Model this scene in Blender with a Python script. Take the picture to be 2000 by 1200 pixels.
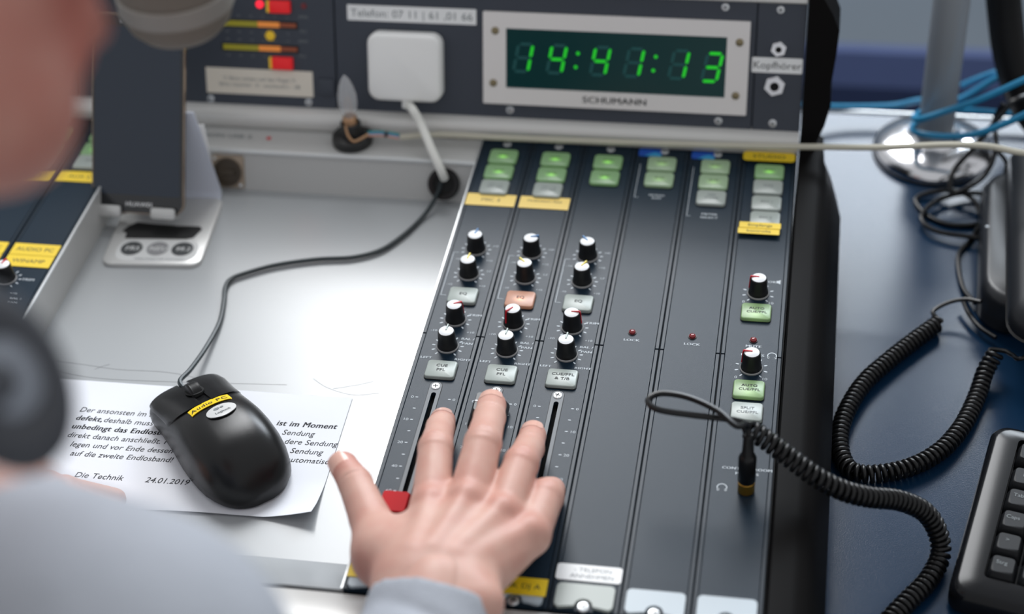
import bpy, math, random
import numpy as np
from mathutils import Vector, Matrix
random.seed(4)
for o in list(bpy.data.objects): bpy.data.objects.remove(o)
scene = bpy.context.scene
col = scene.collection
PI = math.pi
# ------------------------------------------------------------------ camera
CAM_LOC = np.array([.24617, -.86465, .76045]); CAM_ROT = (.87766, .05188, .1658); FPX = 3411.07
cd = bpy.data.cameras.new('camera'); cam = bpy.data.objects.new('camera', cd); col.objects.link(cam)
cam.location = CAM_LOC; cam.rotation_euler = CAM_ROT
cd.sensor_width = 36; cd.lens = FPX*36/2000; cd.clip_start = .02; cd.clip_end = 50
cd.dof.use_dof = True; cd.dof.focus_distance = 1.128; cd.dof.aperture_fstop = 3.3
scene.camera = cam
# ------------------------------------------------------------------ world, lights, exposure
w = bpy.data.worlds.new('room_light'); scene.world = w; w.use_nodes = True
bg = w.node_tree.nodes['Background']; bg.inputs[0].default_value = (.95, .97, 1, 1); bg.inputs[1].default_value = .60
def area(name, loc, tgt, sx, sy, power, colr):
    l = bpy.data.lights.new(name, 'AREA'); l.shape = 'RECTANGLE'; l.size = sx; l.size_y = sy; l.energy = power; l.color = colr
    o = bpy.data.objects.new(name, l); col.objects.link(o); o.location = loc
    o.rotation_euler = (Vector(tgt)-Vector(loc)).to_track_quat('-Z', 'Y').to_euler(); return o
area('window_light_left', (-.44, 2.1, 2.12), (0, 0, 0), 1.0, 1.6, 72, (.97, .985, 1))
area('window_light_right', (.65, 2.5, 1.42), (.1, 0, 0), 1.3, .75, 52, (.84, .92, 1))
vs = scene.view_settings; vs.view_transform = 'Standard'; vs.look = 'None'; vs.gamma = 1; vs.exposure = 0.0
vs.use_curve_mapping = False
# ------------------------------------------------------------------ helpers
CR = np.array(cam.rotation_euler.to_matrix())
def at(u, v, z):                      # point of the plane z that stands at this place of the 2000x1200 frame
    d = CR @ np.array([u-1000, 600-v, -FPX]); return CAM_LOC + d*((z-CAM_LOC[2])/d[2])
def aty(u, v, y):
    d = CR @ np.array([u-1000, 600-v, -FPX]); return CAM_LOC + d*((y-CAM_LOC[1])/d[1])
def deep(u, v, t):
    return CAM_LOC + CR @ np.array([u-1000, 600-v, -FPX])/FPX*t

def lin(c): return tuple((x/12.92 if x <= .04045 else ((x+.055)/1.055)**2.4) for x in c)
def rgb(r, g, b): return lin((r/255, g/255, b/255))
MATS = {}
def mat(name, c, rough=.5, metal=0, spec=.5, bump=0, bscale=800, var=0, vscale=40, emit=None, es=0, coat=0, trans=0, alpha=1, sss=0, detail=2):
    m = bpy.data.materials.new(name); m.use_nodes = True; nt = m.node_tree; b = nt.nodes['Principled BSDF']
    b.inputs['Base Color'].default_value = (*c, 1); b.inputs['Roughness'].default_value = rough; b.inputs['Metallic'].default_value = metal
    b.inputs['Specular IOR Level'].default_value = spec; b.inputs['Coat Weight'].default_value = coat
    b.inputs['Transmission Weight'].default_value = trans; b.inputs['Alpha'].default_value = alpha
    if sss:
        b.inputs['Subsurface Weight'].default_value = sss; b.inputs['Subsurface Radius'].default_value = (1, .35, .2); b.inputs['Subsurface Scale'].default_value = .004
    if emit: b.inputs['Emission Color'].default_value = (*emit, 1); b.inputs['Emission Strength'].default_value = es
    tc = nt.nodes.new('ShaderNodeTexCoord')
    if bump:
        n = nt.nodes.new('ShaderNodeTexNoise'); n.inputs['Scale'].default_value = bscale; n.inputs['Detail'].default_value = detail
        nt.links.new(tc.outputs['Object'], n.inputs['Vector'])
        bp = nt.nodes.new('ShaderNodeBump'); bp.inputs['Strength'].default_value = bump; bp.inputs['Distance'].default_value = .0005
        nt.links.new(n.outputs['Fac'], bp.inputs['Height']); nt.links.new(bp.outputs['Normal'], b.inputs['Normal'])
    if var:
        n = nt.nodes.new('ShaderNodeTexNoise'); n.inputs['Scale'].default_value = vscale; n.inputs['Detail'].default_value = 4
        nt.links.new(tc.outputs['Object'], n.inputs['Vector'])
        mx = nt.nodes.new('ShaderNodeMix'); mx.data_type = 'RGBA'
        mx.inputs[6].default_value = (*[x*(1-var) for x in c], 1); mx.inputs[7].default_value = (*[min(1, x*(1+var)) for x in c], 1)
        nt.links.new(n.outputs['Fac'], mx.inputs[0]); nt.links.new(mx.outputs[2], b.inputs['Base Color'])
    MATS[name] = m; return m
def lit(name, c, glow, es, off=(0, -.0012), rad=.008):       # back-lit button: the lamp inside shows as a brighter spot
    m = mat(name, c, .32, spec=.4); nt = m.node_tree; b = nt.nodes['Principled BSDF']
    tc = nt.nodes.new('ShaderNodeTexCoord'); mp = nt.nodes.new('ShaderNodeMapping'); mp.inputs['Location'].default_value = (-off[0]/rad, -off[1]/rad, 0); mp.inputs['Scale'].default_value = (1/rad, 1.5/rad, 0)
    g = nt.nodes.new('ShaderNodeTexGradient'); g.gradient_type = 'QUADRATIC_SPHERE'
    nt.links.new(tc.outputs['Object'], mp.inputs[0]); nt.links.new(mp.outputs[0], g.inputs[0])
    a = nt.nodes.new('ShaderNodeMath'); a.operation = 'MULTIPLY_ADD'; a.inputs[1].default_value = es; a.inputs[2].default_value = es*.07
    nt.links.new(g.outputs['Fac'], a.inputs[0]); nt.links.new(a.outputs[0], b.inputs['Emission Strength'])
    b.inputs['Emission Color'].default_value = (*glow, 1); return m

mat('face', rgb(27, 42, 55), .31, spec=.15, bump=.14, bscale=2200, var=.12, vscale=900)
mat('rail', rgb(31, 43, 54), .32, spec=.18)
mat('gap', (.004, .004, .005), .7)
mat('slotblack', (.002, .002, .002), .9, spec=.1)
mat('bezel', rgb(66, 73, 80), .45)
mat('print', rgb(196, 204, 210), .6)
mat('inkdark', rgb(38, 42, 44), .6)
mat('inkgrey', rgb(120, 126, 128), .6)
mat('btn', rgb(158, 166, 161), .33, spec=.45)
mat('btnwhite', rgb(176, 188, 196), .35)
lit('btngreen', rgb(128, 155, 124), (.32, 1, .06), .75, rad=.0065)
lit('btngreenlow', rgb(150, 172, 144), (.5, 1, .2), .32)
lit('btnamber', rgb(180, 138, 120), (1, .3, .06), 1.0, rad=.0065)
lit('btnpale', rgb(128, 156, 112), (.55, 1, .25), .28, off=(0, -.006), rad=.012)
mat('knobblack', (.009, .009, .0095), .42, spec=.4)
mat('knobring', rgb(150, 150, 150), .4)
mat('capwhite', rgb(232, 234, 236), .3)
mat('pblue', rgb(20, 110, 170), .4); mat('pyellow', rgb(225, 205, 60), .4); mat('pred', rgb(200, 20, 40), .4); mat('pgrey', rgb(130, 145, 140), .3)
mat('screw', rgb(215, 218, 220), .25, .6); mat('recess', (.01, .01, .011), .6)
mat('led', rgb(120, 6, 16), .12, coat=.6); mat('ledrim', (.02, .01, .01), .5)
mat('tagyellow', rgb(240, 205, 30), .4, var=.03); mat('tagamber', rgb(238, 204, 95), .4, var=.03); mat('tagwhite', rgb(240, 241, 241), .45)
mat('tagblue', rgb(20, 85, 190), .35); mat('tagcyan', rgb(60, 170, 225), .35)
mat('faderred', rgb(190, 4, 18), .5, spec=.1); mat('faderblack', (.012, .012, .013), .4); mat('fadergrey', rgb(120, 124, 128), .4)
mat('cheek', (.005, .0046, .0046), .55, spec=.06, bump=.12, bscale=900)
mat('tray', rgb(160, 163, 165), .25, spec=.75, var=.03, vscale=14)
mat('alu', rgb(212, 211, 208), .36, .15)
mat('rim', rgb(210, 212, 212), .3, .4)
mat('grey', rgb(186, 186, 184), .45)
mat('scratch', rgb(140, 141, 144), .6)
mat('panel', rgb(56, 62, 73), .5, var=.06, vscale=30)
mat('clockframe', rgb(232, 228, 226), .45)
mat('display', rgb(1, 26, 27), .16, spec=.3, emit=(.0, .05, .05), es=.25)
mat('digit', rgb(10, 160, 20), .4, emit=(.015, .7, .02), es=.55)
mat('digitoff', rgb(4, 52, 52), .4, emit=(0, .05, .05), es=.5)
mat('brassscrew', rgb(140, 128, 100), .4, .6)
mat('chrome', rgb(222, 222, 225), .17, 1)
mat('hole', (.002, .002, .002), .8)
mat('whiteplastic', rgb(244, 244, 242), .38)
mat('cablewhite', rgb(228, 228, 222), .45)
mat('beige', rgb(192, 188, 172), .5)
mat('black', (.008, .008, .009), .35)
mat('rubber', (.006, .006, .0065), .3, spec=.32)
mat('cordgreen', rgb(28, 40, 44), .35)
mat('mouseblack', (.006, .006, .0065), .27, spec=.36, bump=.12, bscale=2500)
mat('mousegloss', (.007, .007, .0075), .45, spec=.3)
mat('paper', rgb(228, 230, 236), .75, var=.02, vscale=20)
mat('notewhite', rgb(228, 220, 206), .7)
mat('ink', rgb(30, 31, 36), .7)
mat('desk', rgb(14, 42, 68), .20, spec=.29, bump=.16, bscale=1300, detail=3)
mat('polemetal', rgb(150, 156, 162), .38, .2)
mat('cableblue', rgb(22, 130, 175), .4)
mat('hose', (.005, .005, .0055), .45, spec=.2)
mat('keyblack', (.008, .0085, .010), .42, spec=.2); mat('glossblack', (.005, .0055, .007), .22, spec=.25)
mat('handset', rgb(28, 30, 34), .42, spec=.25, bump=.1, bscale=1500); mat('phonebase', rgb(34, 36, 40), .3, spec=.35)
mat('screen', rgb(38, 48, 62), .14, spec=.5); mat('phoneblack', (.008, .009, .011), .2, coat=.4); mat('phoneedge', rgb(170, 150, 130), .25, .8)
mat('standalu', rgb(205, 205, 203), .35, .3); mat('standcard', rgb(205, 210, 222), .4); mat('tape', (.005, .005, .005), .6)
mat('circledark', rgb(52, 56, 58), .5); mat('circlegrey', rgb(140, 140, 142), .5); mat('sticker', rgb(214, 215, 214), .4)
mat('mesh', rgb(120, 112, 102), .6, .2, bump=1.0, bscale=900); mat('micband', rgb(150, 145, 138), .5, .3)
mat('glass', (.85, .86, .88), .06, alpha=.3); mat('copper', rgb(190, 150, 115), .35, .7); mat('socket', (.015, .015, .015), .4)
mat('wireteal', rgb(40, 150, 150), .4); mat('wireblue', rgb(120, 160, 200), .4); mat('wirepink', rgb(215, 165, 150), .4)
mat('redlit', rgb(205, 20, 25), .4, emit=(.6, .01, .015), es=.35); mat('redhot', rgb(240, 20, 40), .4, emit=(1, .02, .05), es=1.2); mat('reddim', rgb(120, 40, 45), .4)
mat('baryellow', rgb(128, 122, 30), .4, emit=(.25, .22, .02), es=.3); mat('barorange', rgb(205, 120, 45), .4, emit=(.7, .25, .05), es=.35); mat('bardim', rgb(120, 62, 34), .4, emit=(.3, .06, .02), es=.2)
mat('amberlamp', rgb(200, 165, 25), .35, emit=(.6, .4, .03), es=.3)
mat('floorgrey', rgb(72, 80, 88), .8, var=.08, vscale=6); mat('wallgrey', rgb(170, 178, 188), .8)
mat('benchblue', rgb(44, 58, 96), .85, var=.06, vscale=30); mat('benchnavy', rgb(18, 26, 46), .85)
mat('hp', rgb(66, 68, 74), .6); mat('hpshell', rgb(150, 156, 166), .5)
mat('hairm', rgb(52, 38, 30), .6, bump=1, bscale=300)
mat('nail', rgb(224, 176, 160), .22, spec=.5)
mat('connector', rgb(158, 142, 124), .4, .1); mat('conninner', rgb(72, 62, 50), .5)
mat('gold', rgb(190, 145, 60), .25, .9)
mat('sweater', rgb(166, 170, 178), .85, bump=.8, bscale=500, var=.1, vscale=60)
# skin: redness comes from a per-vertex pigment attribute
m = mat('skin', (.7, .45, .36), .48, spec=.4, sss=.12); nt = m.node_tree; b = nt.nodes['Principled BSDF']
va = nt.nodes.new('ShaderNodeAttribute'); va.attribute_name = 'pigment'
tc = nt.nodes.new('ShaderNodeTexCoord'); n1 = nt.nodes.new('ShaderNodeTexNoise'); n1.inputs['Scale'].default_value = 55; n1.inputs['Detail'].default_value = 4
nt.links.new(tc.outputs['Object'], n1.inputs['Vector'])
ad = nt.nodes.new('ShaderNodeMath'); ad.operation = 'MULTIPLY_ADD'; ad.inputs[1].default_value = .9; ad.inputs[2].default_value = -.35; nt.links.new(n1.outputs['Fac'], ad.inputs[0])
sm = nt.nodes.new('ShaderNodeMath'); sm.operation = 'ADD'; sm.use_clamp = True; nt.links.new(ad.outputs[0], sm.inputs[0]); nt.links.new(va.outputs['Fac'], sm.inputs[1])
mx = nt.nodes.new('ShaderNodeMix'); mx.data_type = 'RGBA'; mx.inputs[6].default_value = (*rgb(206, 165, 150), 1); mx.inputs[7].default_value = (*rgb(184, 106, 92), 1)
nt.links.new(sm.outputs[0], mx.inputs[0]); nt.links.new(mx.outputs[2], b.inputs['Base Color'])
n2 = nt.nodes.new('ShaderNodeTexVoronoi'); n2.inputs['Scale'].default_value = 900; nt.links.new(tc.outputs['Object'], n2.inputs['Vector'])
bp = nt.nodes.new('ShaderNodeBump'); bp.inputs['Strength'].default_value = .12; bp.inputs['Distance'].default_value = .0004
nt.links.new(n2.outputs['Distance'], bp.inputs['Height']); nt.links.new(bp.outputs['Normal'], b.inputs['Normal'])

# ------------------------------------------------------------------ mesh builder
def rrect(w, h, r, n=4, cx=0, cy=0):
    r = min(r, w/2-1e-6, h/2-1e-6); p = []
    for qx, qy, a0 in ((1, 1, 0), (-1, 1, 90), (-1, -1, 180), (1, -1, 270)):
        for i in range(n+1):
            a = math.radians(a0+90*i/n); p.append((cx+qx*(w/2-r)+r*math.cos(a), cy+qy*(h/2-r)+r*math.sin(a)))
    return p
def spline(pts, n=8, closed=False):
    P = [np.array(q, float) for q in pts]; out = []
    N = len(P)
    for i in range(N if closed else N-1):
        if closed: a, b, c, d = P[i-1], P[i], P[(i+1) % N], P[(i+2) % N]
        else: a, b, c, d = P[max(i-1, 0)], P[i], P[i+1], P[min(i+2, N-1)]
        for k in range(n):
            t = k/n; out.append(.5*((2*b)+(c-a)*t+(2*a-5*b+4*c-d)*t*t+(3*b-a-3*c+d)*t**3))
    if not closed: out.append(P[-1])
    return out
class MB:
    def __init__(s): s.v = []; s.f = []
    def add(s, v, f, M=None):
        o = len(s.v)
        s.v += [tuple(M @ Vector(q)) for q in v] if M is not None else [tuple(map(float, q)) for q in v]
        s.f += [tuple(i+o for i in q) for q in f]; return s
    def box(s, x0, x1, y0, y1, z0, z1, bev=0, M=None):
        if bev <= 0:
            v = [(x, y, z) for z in (z0, z1) for y in (y0, y1) for x in (x0, x1)]
            return s.add(v, [(0, 2, 3, 1), (4, 5, 7, 6), (0, 1, 5, 4), (2, 6, 7, 3), (0, 4, 6, 2), (1, 3, 7, 5)], M)
        c = ((x0+x1)/2, (y0+y1)/2, (z0+z1)/2); h = ((x1-x0)/2, (y1-y0)/2, (z1-z0)/2); bev = min(bev, min(h)*.95); v = []; ix = {}
        for sx in (-1, 1):
            for sy in (-1, 1):
                for sz in (-1, 1):
                    sg = (sx, sy, sz)
                    for ax in range(3):
                        ix[(sg, ax)] = len(v); v.append(tuple(c[i]+sg[i]*(h[i]-(0 if i == ax else bev)) for i in range(3)))
        f = []
        for ax in range(3):
            a, b = [(1, 2), (2, 0), (0, 1)][ax]
            for sg in (-1, 1):
                q = []
                for sa, sb in ((-1, -1), (1, -1), (1, 1), (-1, 1)):
                    t = [0, 0, 0]; t[ax] = sg; t[a] = sa; t[b] = sb; q.append(ix[(tuple(t), ax)])
                f.append(tuple(q if sg > 0 else q[::-1]))
            for sa in (-1, 1):
                for sb in (-1, 1):
                    t0 = [0]*3; t1 = [0]*3; t0[a] = t1[a] = sa; t0[b] = t1[b] = sb; t0[ax] = -1; t1[ax] = 1; t0 = tuple(t0); t1 = tuple(t1)
                    q = (ix[(t0, a)], ix[(t1, a)], ix[(t1, b)], ix[(t0, b)]); f.append(q if sa*sb < 0 else q[::-1])
        for sx in (-1, 1):
            for sy in (-1, 1):
                for sz in (-1, 1):
                    sg = (sx, sy, sz); q = tuple(ix[(sg, i)] for i in range(3)); f.append(q if sx*sy*sz > 0 else q[::-1])
        return s.add(v, f, M)
    def loft(s, rings, cap0=True, cap1=True, M=None, closed=True):
        n = len(rings[0]); v = [q for r in rings for q in r]; f = []
        for i in range(len(rings)-1):
            for j in range(n if closed else n-1):
                k = (j+1) % n; f.append((i*n+j, i*n+k, (i+1)*n+k, (i+1)*n+j))
        if cap0: f.append(tuple(range(n-1, -1, -1)))
        if cap1: f.append(tuple((len(rings)-1)*n+j for j in range(n)))
        return s.add(v, f, M)
    def pad(s, w, h, r, z0, z1, bev=0, n=4, cx=0, cy=0, M=None):     # rounded rectangle plate with a bevelled top
        R = [[(x, y, z0) for x, y in rrect(w, h, r, n, cx, cy)]]
        if bev: R.append([(x, y, z1-bev) for x, y in rrect(w, h, r, n, cx, cy)]); R.append([(x, y, z1-bev*.3) for x, y in rrect(w-bev*.7, h-bev*.7, r, n, cx, cy)]); R.append([(x, y, z1) for x, y in rrect(w-bev*2, h-bev*2, max(r-bev, .0003), n, cx, cy)])
        else: R.append([(x, y, z1) for x, y in rrect(w, h, r, n, cx, cy)])
        return s.loft(R, M=M)
    def ring2(s, outer, inner, z0, z1, M=None):                      # plate with a hole, same point count
        n = len(outer)
        return s.loft([[(*p, z0) for p in outer], [(*p, z1) for p in outer], [(*p, z1) for p in inner], [(*p, z0) for p in inner]], False, False, M)
    def lathe(s, prof, n=24, M=None, flute=0):
        R = []
        for r, z in prof:
            R.append([((r+(flute if (j % 2 and .3 < z/prof[-1][1] < .95) else 0))*math.cos(2*PI*j/n), (r+(flute if (j % 2 and .3 < z/prof[-1][1] < .95) else 0))*math.sin(2*PI*j/n), z) for j in range(n)])
        return s.loft(R, M=M)
    def prism(s, poly, z0, z1, M=None): return s.loft([[(*p, z0) for p in poly], [(*p, z1) for p in poly]], M=M)
    def tube(s, pts, r, n=8, closed=False, M=None):
        P = [np.array(p, float) for p in pts]; N = len(P); rr = r if hasattr(r, '__len__') else [r]*N
        T = [(P[(i+1) % N]-P[i-1]) if closed else (P[min(i+1, N-1)]-P[max(i-1, 0)]) for i in range(N)]
        T = [t/(np.linalg.norm(t)+1e-12) for t in T]
        a = np.array([0, 0, 1.]) if abs(T[0][2]) < .9 else np.array([1., 0, 0]); u = np.cross(T[0], a); u /= np.linalg.norm(u); R = []
        for i in range(N):
            u = u-T[i]*np.dot(u, T[i]); u /= np.linalg.norm(u); w = np.cross(T[i], u)
            R.append([tuple(P[i]+rr[i]*(math.cos(2*PI*j/n)*u+math.sin(2*PI*j/n)*w)) for j in range(n)])
        if closed: R.append(R[0]); return s.loft(R, False, False, M)
        return s.loft(R, M=M)
    def ell(s, cx, cy, a, b, z, ang=0, n=8, M=None):                 # flat printed dot
        v = [(cx+a*math.cos(t)*math.cos(ang)-b*math.sin(t)*math.sin(ang), cy+a*math.cos(t)*math.sin(ang)+b*math.sin(t)*math.cos(ang), z) for t in [2*PI*i/n for i in range(n)]]
        return s.add(v, [tuple(range(n))], M)
def mesh(name, mb, m, smooth=35):
    me = bpy.data.meshes.new(name); me.from_pydata(mb.v, [], mb.f)
    if m: me.materials.append(MATS[m])
    if smooth: me.shade_smooth(); me.set_sharp_from_angle(angle=math.radians(smooth))
    return me
def obj(name, mb, m=None, parent=None, loc=(0, 0, 0), rot=(0, 0, 0), smooth=35, label=None):
    me = mb if isinstance(mb, bpy.types.Mesh) else mesh(name, mb, m, smooth)
    o = bpy.data.objects.new(name, me); col.objects.link(o); o.parent = parent; o.location = loc; o.rotation_euler = rot
    if label: o['label'] = label
    return o
def thing(name, label, cat, loc=(0, 0, 0), rot=(0, 0, 0), group=None):
    o = bpy.data.objects.new(name, None); o.empty_display_size = .02; col.objects.link(o); o.location = loc; o.rotation_euler = rot
    return tag(o, label, cat, group)
def tag(o, label, cat, group=None):
    o['label'] = label; o['category'] = cat
    if group: o['group'] = group
    return o
def struct(o, label=None, cat=None):
    o['kind'] = 'structure'
    if label: o['label'] = label
    if cat: o['category'] = cat
    return o
# ------------------------------------------------------------------ lettering: glyph outlines of the built-in font
CHARS = sorted(set("ABCDEFGHIJKLMNOPQRSTUVWXYZabcdefghijklmnopqrstuvwxyz0123456789.,:/|!?&+-()öüßä>"))
GL = {}
def glyphs():
    tmp = []
    for bold in (0, 1):
        for c in CHARS+['']:
            cu = bpy.data.curves.new('g', 'FONT'); cu.body = '|'+c+'|'; cu.resolution_u = 3; cu.offset = 0
            a = bpy.data.objects.new('g', cu); col.objects.link(a)
            cu2 = None; b2 = None
            if c:
                cu2 = bpy.data.curves.new('g', 'FONT'); cu2.body = c; cu2.resolution_u = 3; cu2.offset = 0; b2 = bpy.data.objects.new('g', cu2); col.objects.link(b2)
            tmp.append((bold, c, a, b2))
    bpy.context.view_layer.update(); dg = bpy.context.evaluated_depsgraph_get(); base = {}
    def xr(o):
        e = o.evaluated_get(dg); me = e.to_mesh(); v = [tuple(q.co[:2]) for q in me.vertices]; f = [tuple(p.vertices) for p in me.polygons]; e.to_mesh_clear(); return v, f
    for bold, c, a, b2 in tmp:
        v, f = xr(a); wd = max(q[0] for q in v)-min(q[0] for q in v)
        if not c: base[bold] = wd
        else: GL[(bold, c)] = [*xr(b2), wd]
    for k in GL: GL[k][2] -= base[k[0]]
    for _, _, a, b2 in tmp:
        for o in (a, b2):
            if o: d = o.data; bpy.data.objects.remove(o); bpy.data.curves.remove(d)
glyphs()
def text(mb, s, x, y, size, z=0, align='C', bold=0, shear=0, sp=1.0, ang=0, M=None, sx=1.0):
    wd = [(GL[(bold, c)][2] if c != ' ' else .3)*sp*size*sx for c in s]; tot = sum(wd)
    cx = {'L': 0, 'C': -tot/2, 'R': -tot}[align]; ca, sa = math.cos(ang), math.sin(ang)
    for c, w_ in zip(s, wd):
        if c != ' ':
            v, f, _ = GL[(bold, c)]
            q = []
            for a, b in v:
                lx = cx+(a*sx+shear*b)*size; ly = b*size
                q.append((x+lx*ca-ly*sa, y+lx*sa+ly*ca, z))
            mb.add(q, f, M)
            if bold:
                for ds in (.028, .055): mb.add([(a_+ds*size*ca, b_+ds*size*sa, c_+.0008*ds) for a_, b_, c_ in q], f, M)
        cx += w_+(.03*size if bold else 0)
    return mb
# ------------------------------------------------------------------ the room
struct(obj('floor', MB().box(-4, 4, -3, 5, -.85, -.8), 'floorgrey'), 'grey floor behind the desk', 'floor')
struct(obj('wall_back', MB().box(-4, 4, 4.2, 4.3, -.8, 2.4), 'wallgrey'), 'pale grey wall far behind', 'wall')
# desk
DZ = -.07
t = thing('desk', 'dark blue laminate desk under the mixing console and keyboard', 'desk', (0, 0, DZ-.73))
obj('desktop', MB().box(-.75, 1.15, -.36, .4, .73-.028, .73, .003), 'desk', t)
for x in (-.7, 1.08):
    for y in (-.30, .33): obj('leg', MB().box(x, x+.05, y, y+.05, 0, .702, .003), 'polemetal', t)
obj('edge_strip', MB().box(-.75, 1.15, .4005, .404, .70, .7305, .001), 'rim', t, label='light edge strip along the back of the desk')
# bench behind
yb1 = at(1700, 62, -.36)[1]; yb0 = at(1700, 128, -.36)[1]
t = thing('upholstered_bench', 'blue upholstered bench out of focus behind the desk', 'bench', (.6, (yb0+yb1)/2, -.8))
d = (yb1-yb0)/2
obj('seat_cushion', MB().box(-.9, .9, -d, d, .33, .44, .03), 'benchblue', t)
obj('base', MB().box(-.88, .88, -d+.02, d-.02, 0.05, .33, .01), 'benchnavy', t)
for x in (-.8, .8): obj('foot', MB().box(x-.03, x+.03, -d+.05, d-.05, 0, .05), 'black', t)
# ------------------------------------------------------------------ console frame
LX = -.279                                    # right edge of the left bank of strips
YB, YT = -.2272, .2345                        # front and back ends of the strips
con = thing('mixing_console_frame', 'light grey console frame with sunken white tray, grey armrest and black end trim', 'mixing console', (0, 0, DZ))
def cobj(name, mb, m, **k): return obj(name, mb, m, con, loc=(0, 0, -DZ), **k)
cobj('chassis', MB().box(0.0006, .2405, YB, YT+.008, DZ+.002, -.0032), 'gap', label='black chassis under the right strips')
cobj('chassis', MB().box(-.442, LX-.0008, YB, YT+.008, DZ+.002, -.0032), 'gap', label='black chassis under the left strips')
TZ = -.03
tr = cobj('tray_floor', MB().box(LX+.0002, -.0004, -.183, .1885, TZ-.004, TZ), 'tray', label='white tray floor')
cobj('tray_back', MB().add([(LX, .1885, TZ), (-.0004, .1885, TZ), (-.0004, .1995, -.0015), (LX, .1995, -.0015), (LX, .196, TZ-.004), (-.0004, .196, TZ-.004), (-.0004, .204, -.0045), (LX, .204, -.0045)],
     [(0, 1, 2, 3), (4, 7, 6, 5), (0, 4, 5, 1), (3, 2, 6, 7), (0, 3, 7, 4), (1, 5, 6, 2)]), 'grey')
cobj('shelf', MB().box(LX, -.0004, .1985, .2345, -.004, 0, .001), 'grey')
cobj('shelf_lip', MB().tube([(LX, .1995, -.0012), (-.0004, .1995, -.0012)], .0022, 10), 'rim')
cobj('tray_front', MB().add([(LX, -.183, TZ), (-.0004, -.183, TZ), (-.0004, YB, -.001), (LX, YB, -.001), (LX, -.183, TZ-.004), (-.0004, -.183, TZ-.004), (-.0004, YB, -.006), (LX, YB, -.006)],
     [(0, 3, 2, 1), (4, 5, 6, 7), (0, 1, 5, 4), (3, 7, 6, 2), (0, 4, 7, 3), (1, 2, 6, 5)]), 'tray')
cobj('side_wall', MB().box(LX-.0006, LX+.0002, YB, .1995, TZ-.004, .0006), 'grey', label='grey side wall of the tray')
cobj('edge_trim', MB().box(LX-.0016, LX+.0004, YB, YT, -.001, .0012, .0005), 'rim')
cobj('side_wall', MB().box(-.0006, .0004, YB, YT, TZ-.004, .0004), 'rim', label='thin bright edge beside the first strip')
arm = [(YB-.0012, -.03), (YB-.0012, -.003), (YB-.003, -.0012), (-.262, .0), (-.282, -.003), (-.296, -.012), (-.302, -.025), (-.302, -.06), (YB-.0012, -.06)]
cobj('armrest', MB().loft([[(x, y, z) for y, z in arm] for x in (-.445, .2405)]), 'alu', smooth=50)
# right end trim: lofted along y
def trimsec(y, k): return [(.2412, y, -.066), (.2412, y, .0015), (.2425, y, .0035), (.2545, y, .003), (.2592+.002*k, y, .0005), (.2592+.0085*k, y, -.012), (.2592+.016*k, y, -.033), (.2592+.0165*k, y, -.066)]
cobj('end_trim', MB().loft([trimsec(y, k) for y, k in ((-.300, .75), (-.296, .95), (-.28, 1), (.20, 1.0), (.222, .8), (.243, .15), (.256, -.1))]), 'cheek', smooth=50)
# connector in the tray back
th_back = math.atan2(.0285, .011)
t = thing('panel_connector', 'square silver round-socket connector in the back wall of the tray', 'connector', (-.1965, .1935, -.0165), (th_back, 0, 0))
obj('flange', MB().pad(.026, .026, .002, 0, .002, .0006), 'connector', t)
obj('socket', MB().ring2([(.0115*math.cos(a), .0115*math.sin(a)) for a in np.linspace(0, 2*PI, 24, False)], [(.0095*math.cos(a), .0095*math.sin(a)) for a in np.linspace(0, 2*PI, 24, False)], .001, .0045), 'conninner', t)
obj('core', MB().lathe([(.0094, .001), (.0094, .0022)], 24).box(-.006, .006, -.002, .002, .002, .004, .0005), 'conninner', t)
for sx, sy in ((-1, 1), (1, -1)): obj('screw', MB().lathe([(.0015, .0018), (.0013, .0026)], 10), 'screw', t, (sx*.0103, sy*.0103, 0))
# scratches on the tray
mb = MB()
for pts in ([(95, 705), (160, 712), (230, 722), (330, 728), (410, 745)], [(90, 722), (180, 738), (300, 745), (560, 752)], [(185, 722), (200, 716), (215, 712)], [(612, 740), (640, 758), (690, 772), (740, 768)], [(650, 760), (700, 752), (730, 745)]):
    mb.tube(spline([at(u, v, TZ+.00005) for u, v in pts], 5), .00012, 4)
o = obj('pencil_marks', mb, 'scratch', tr); o['kind'] = 'stuff'
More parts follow.
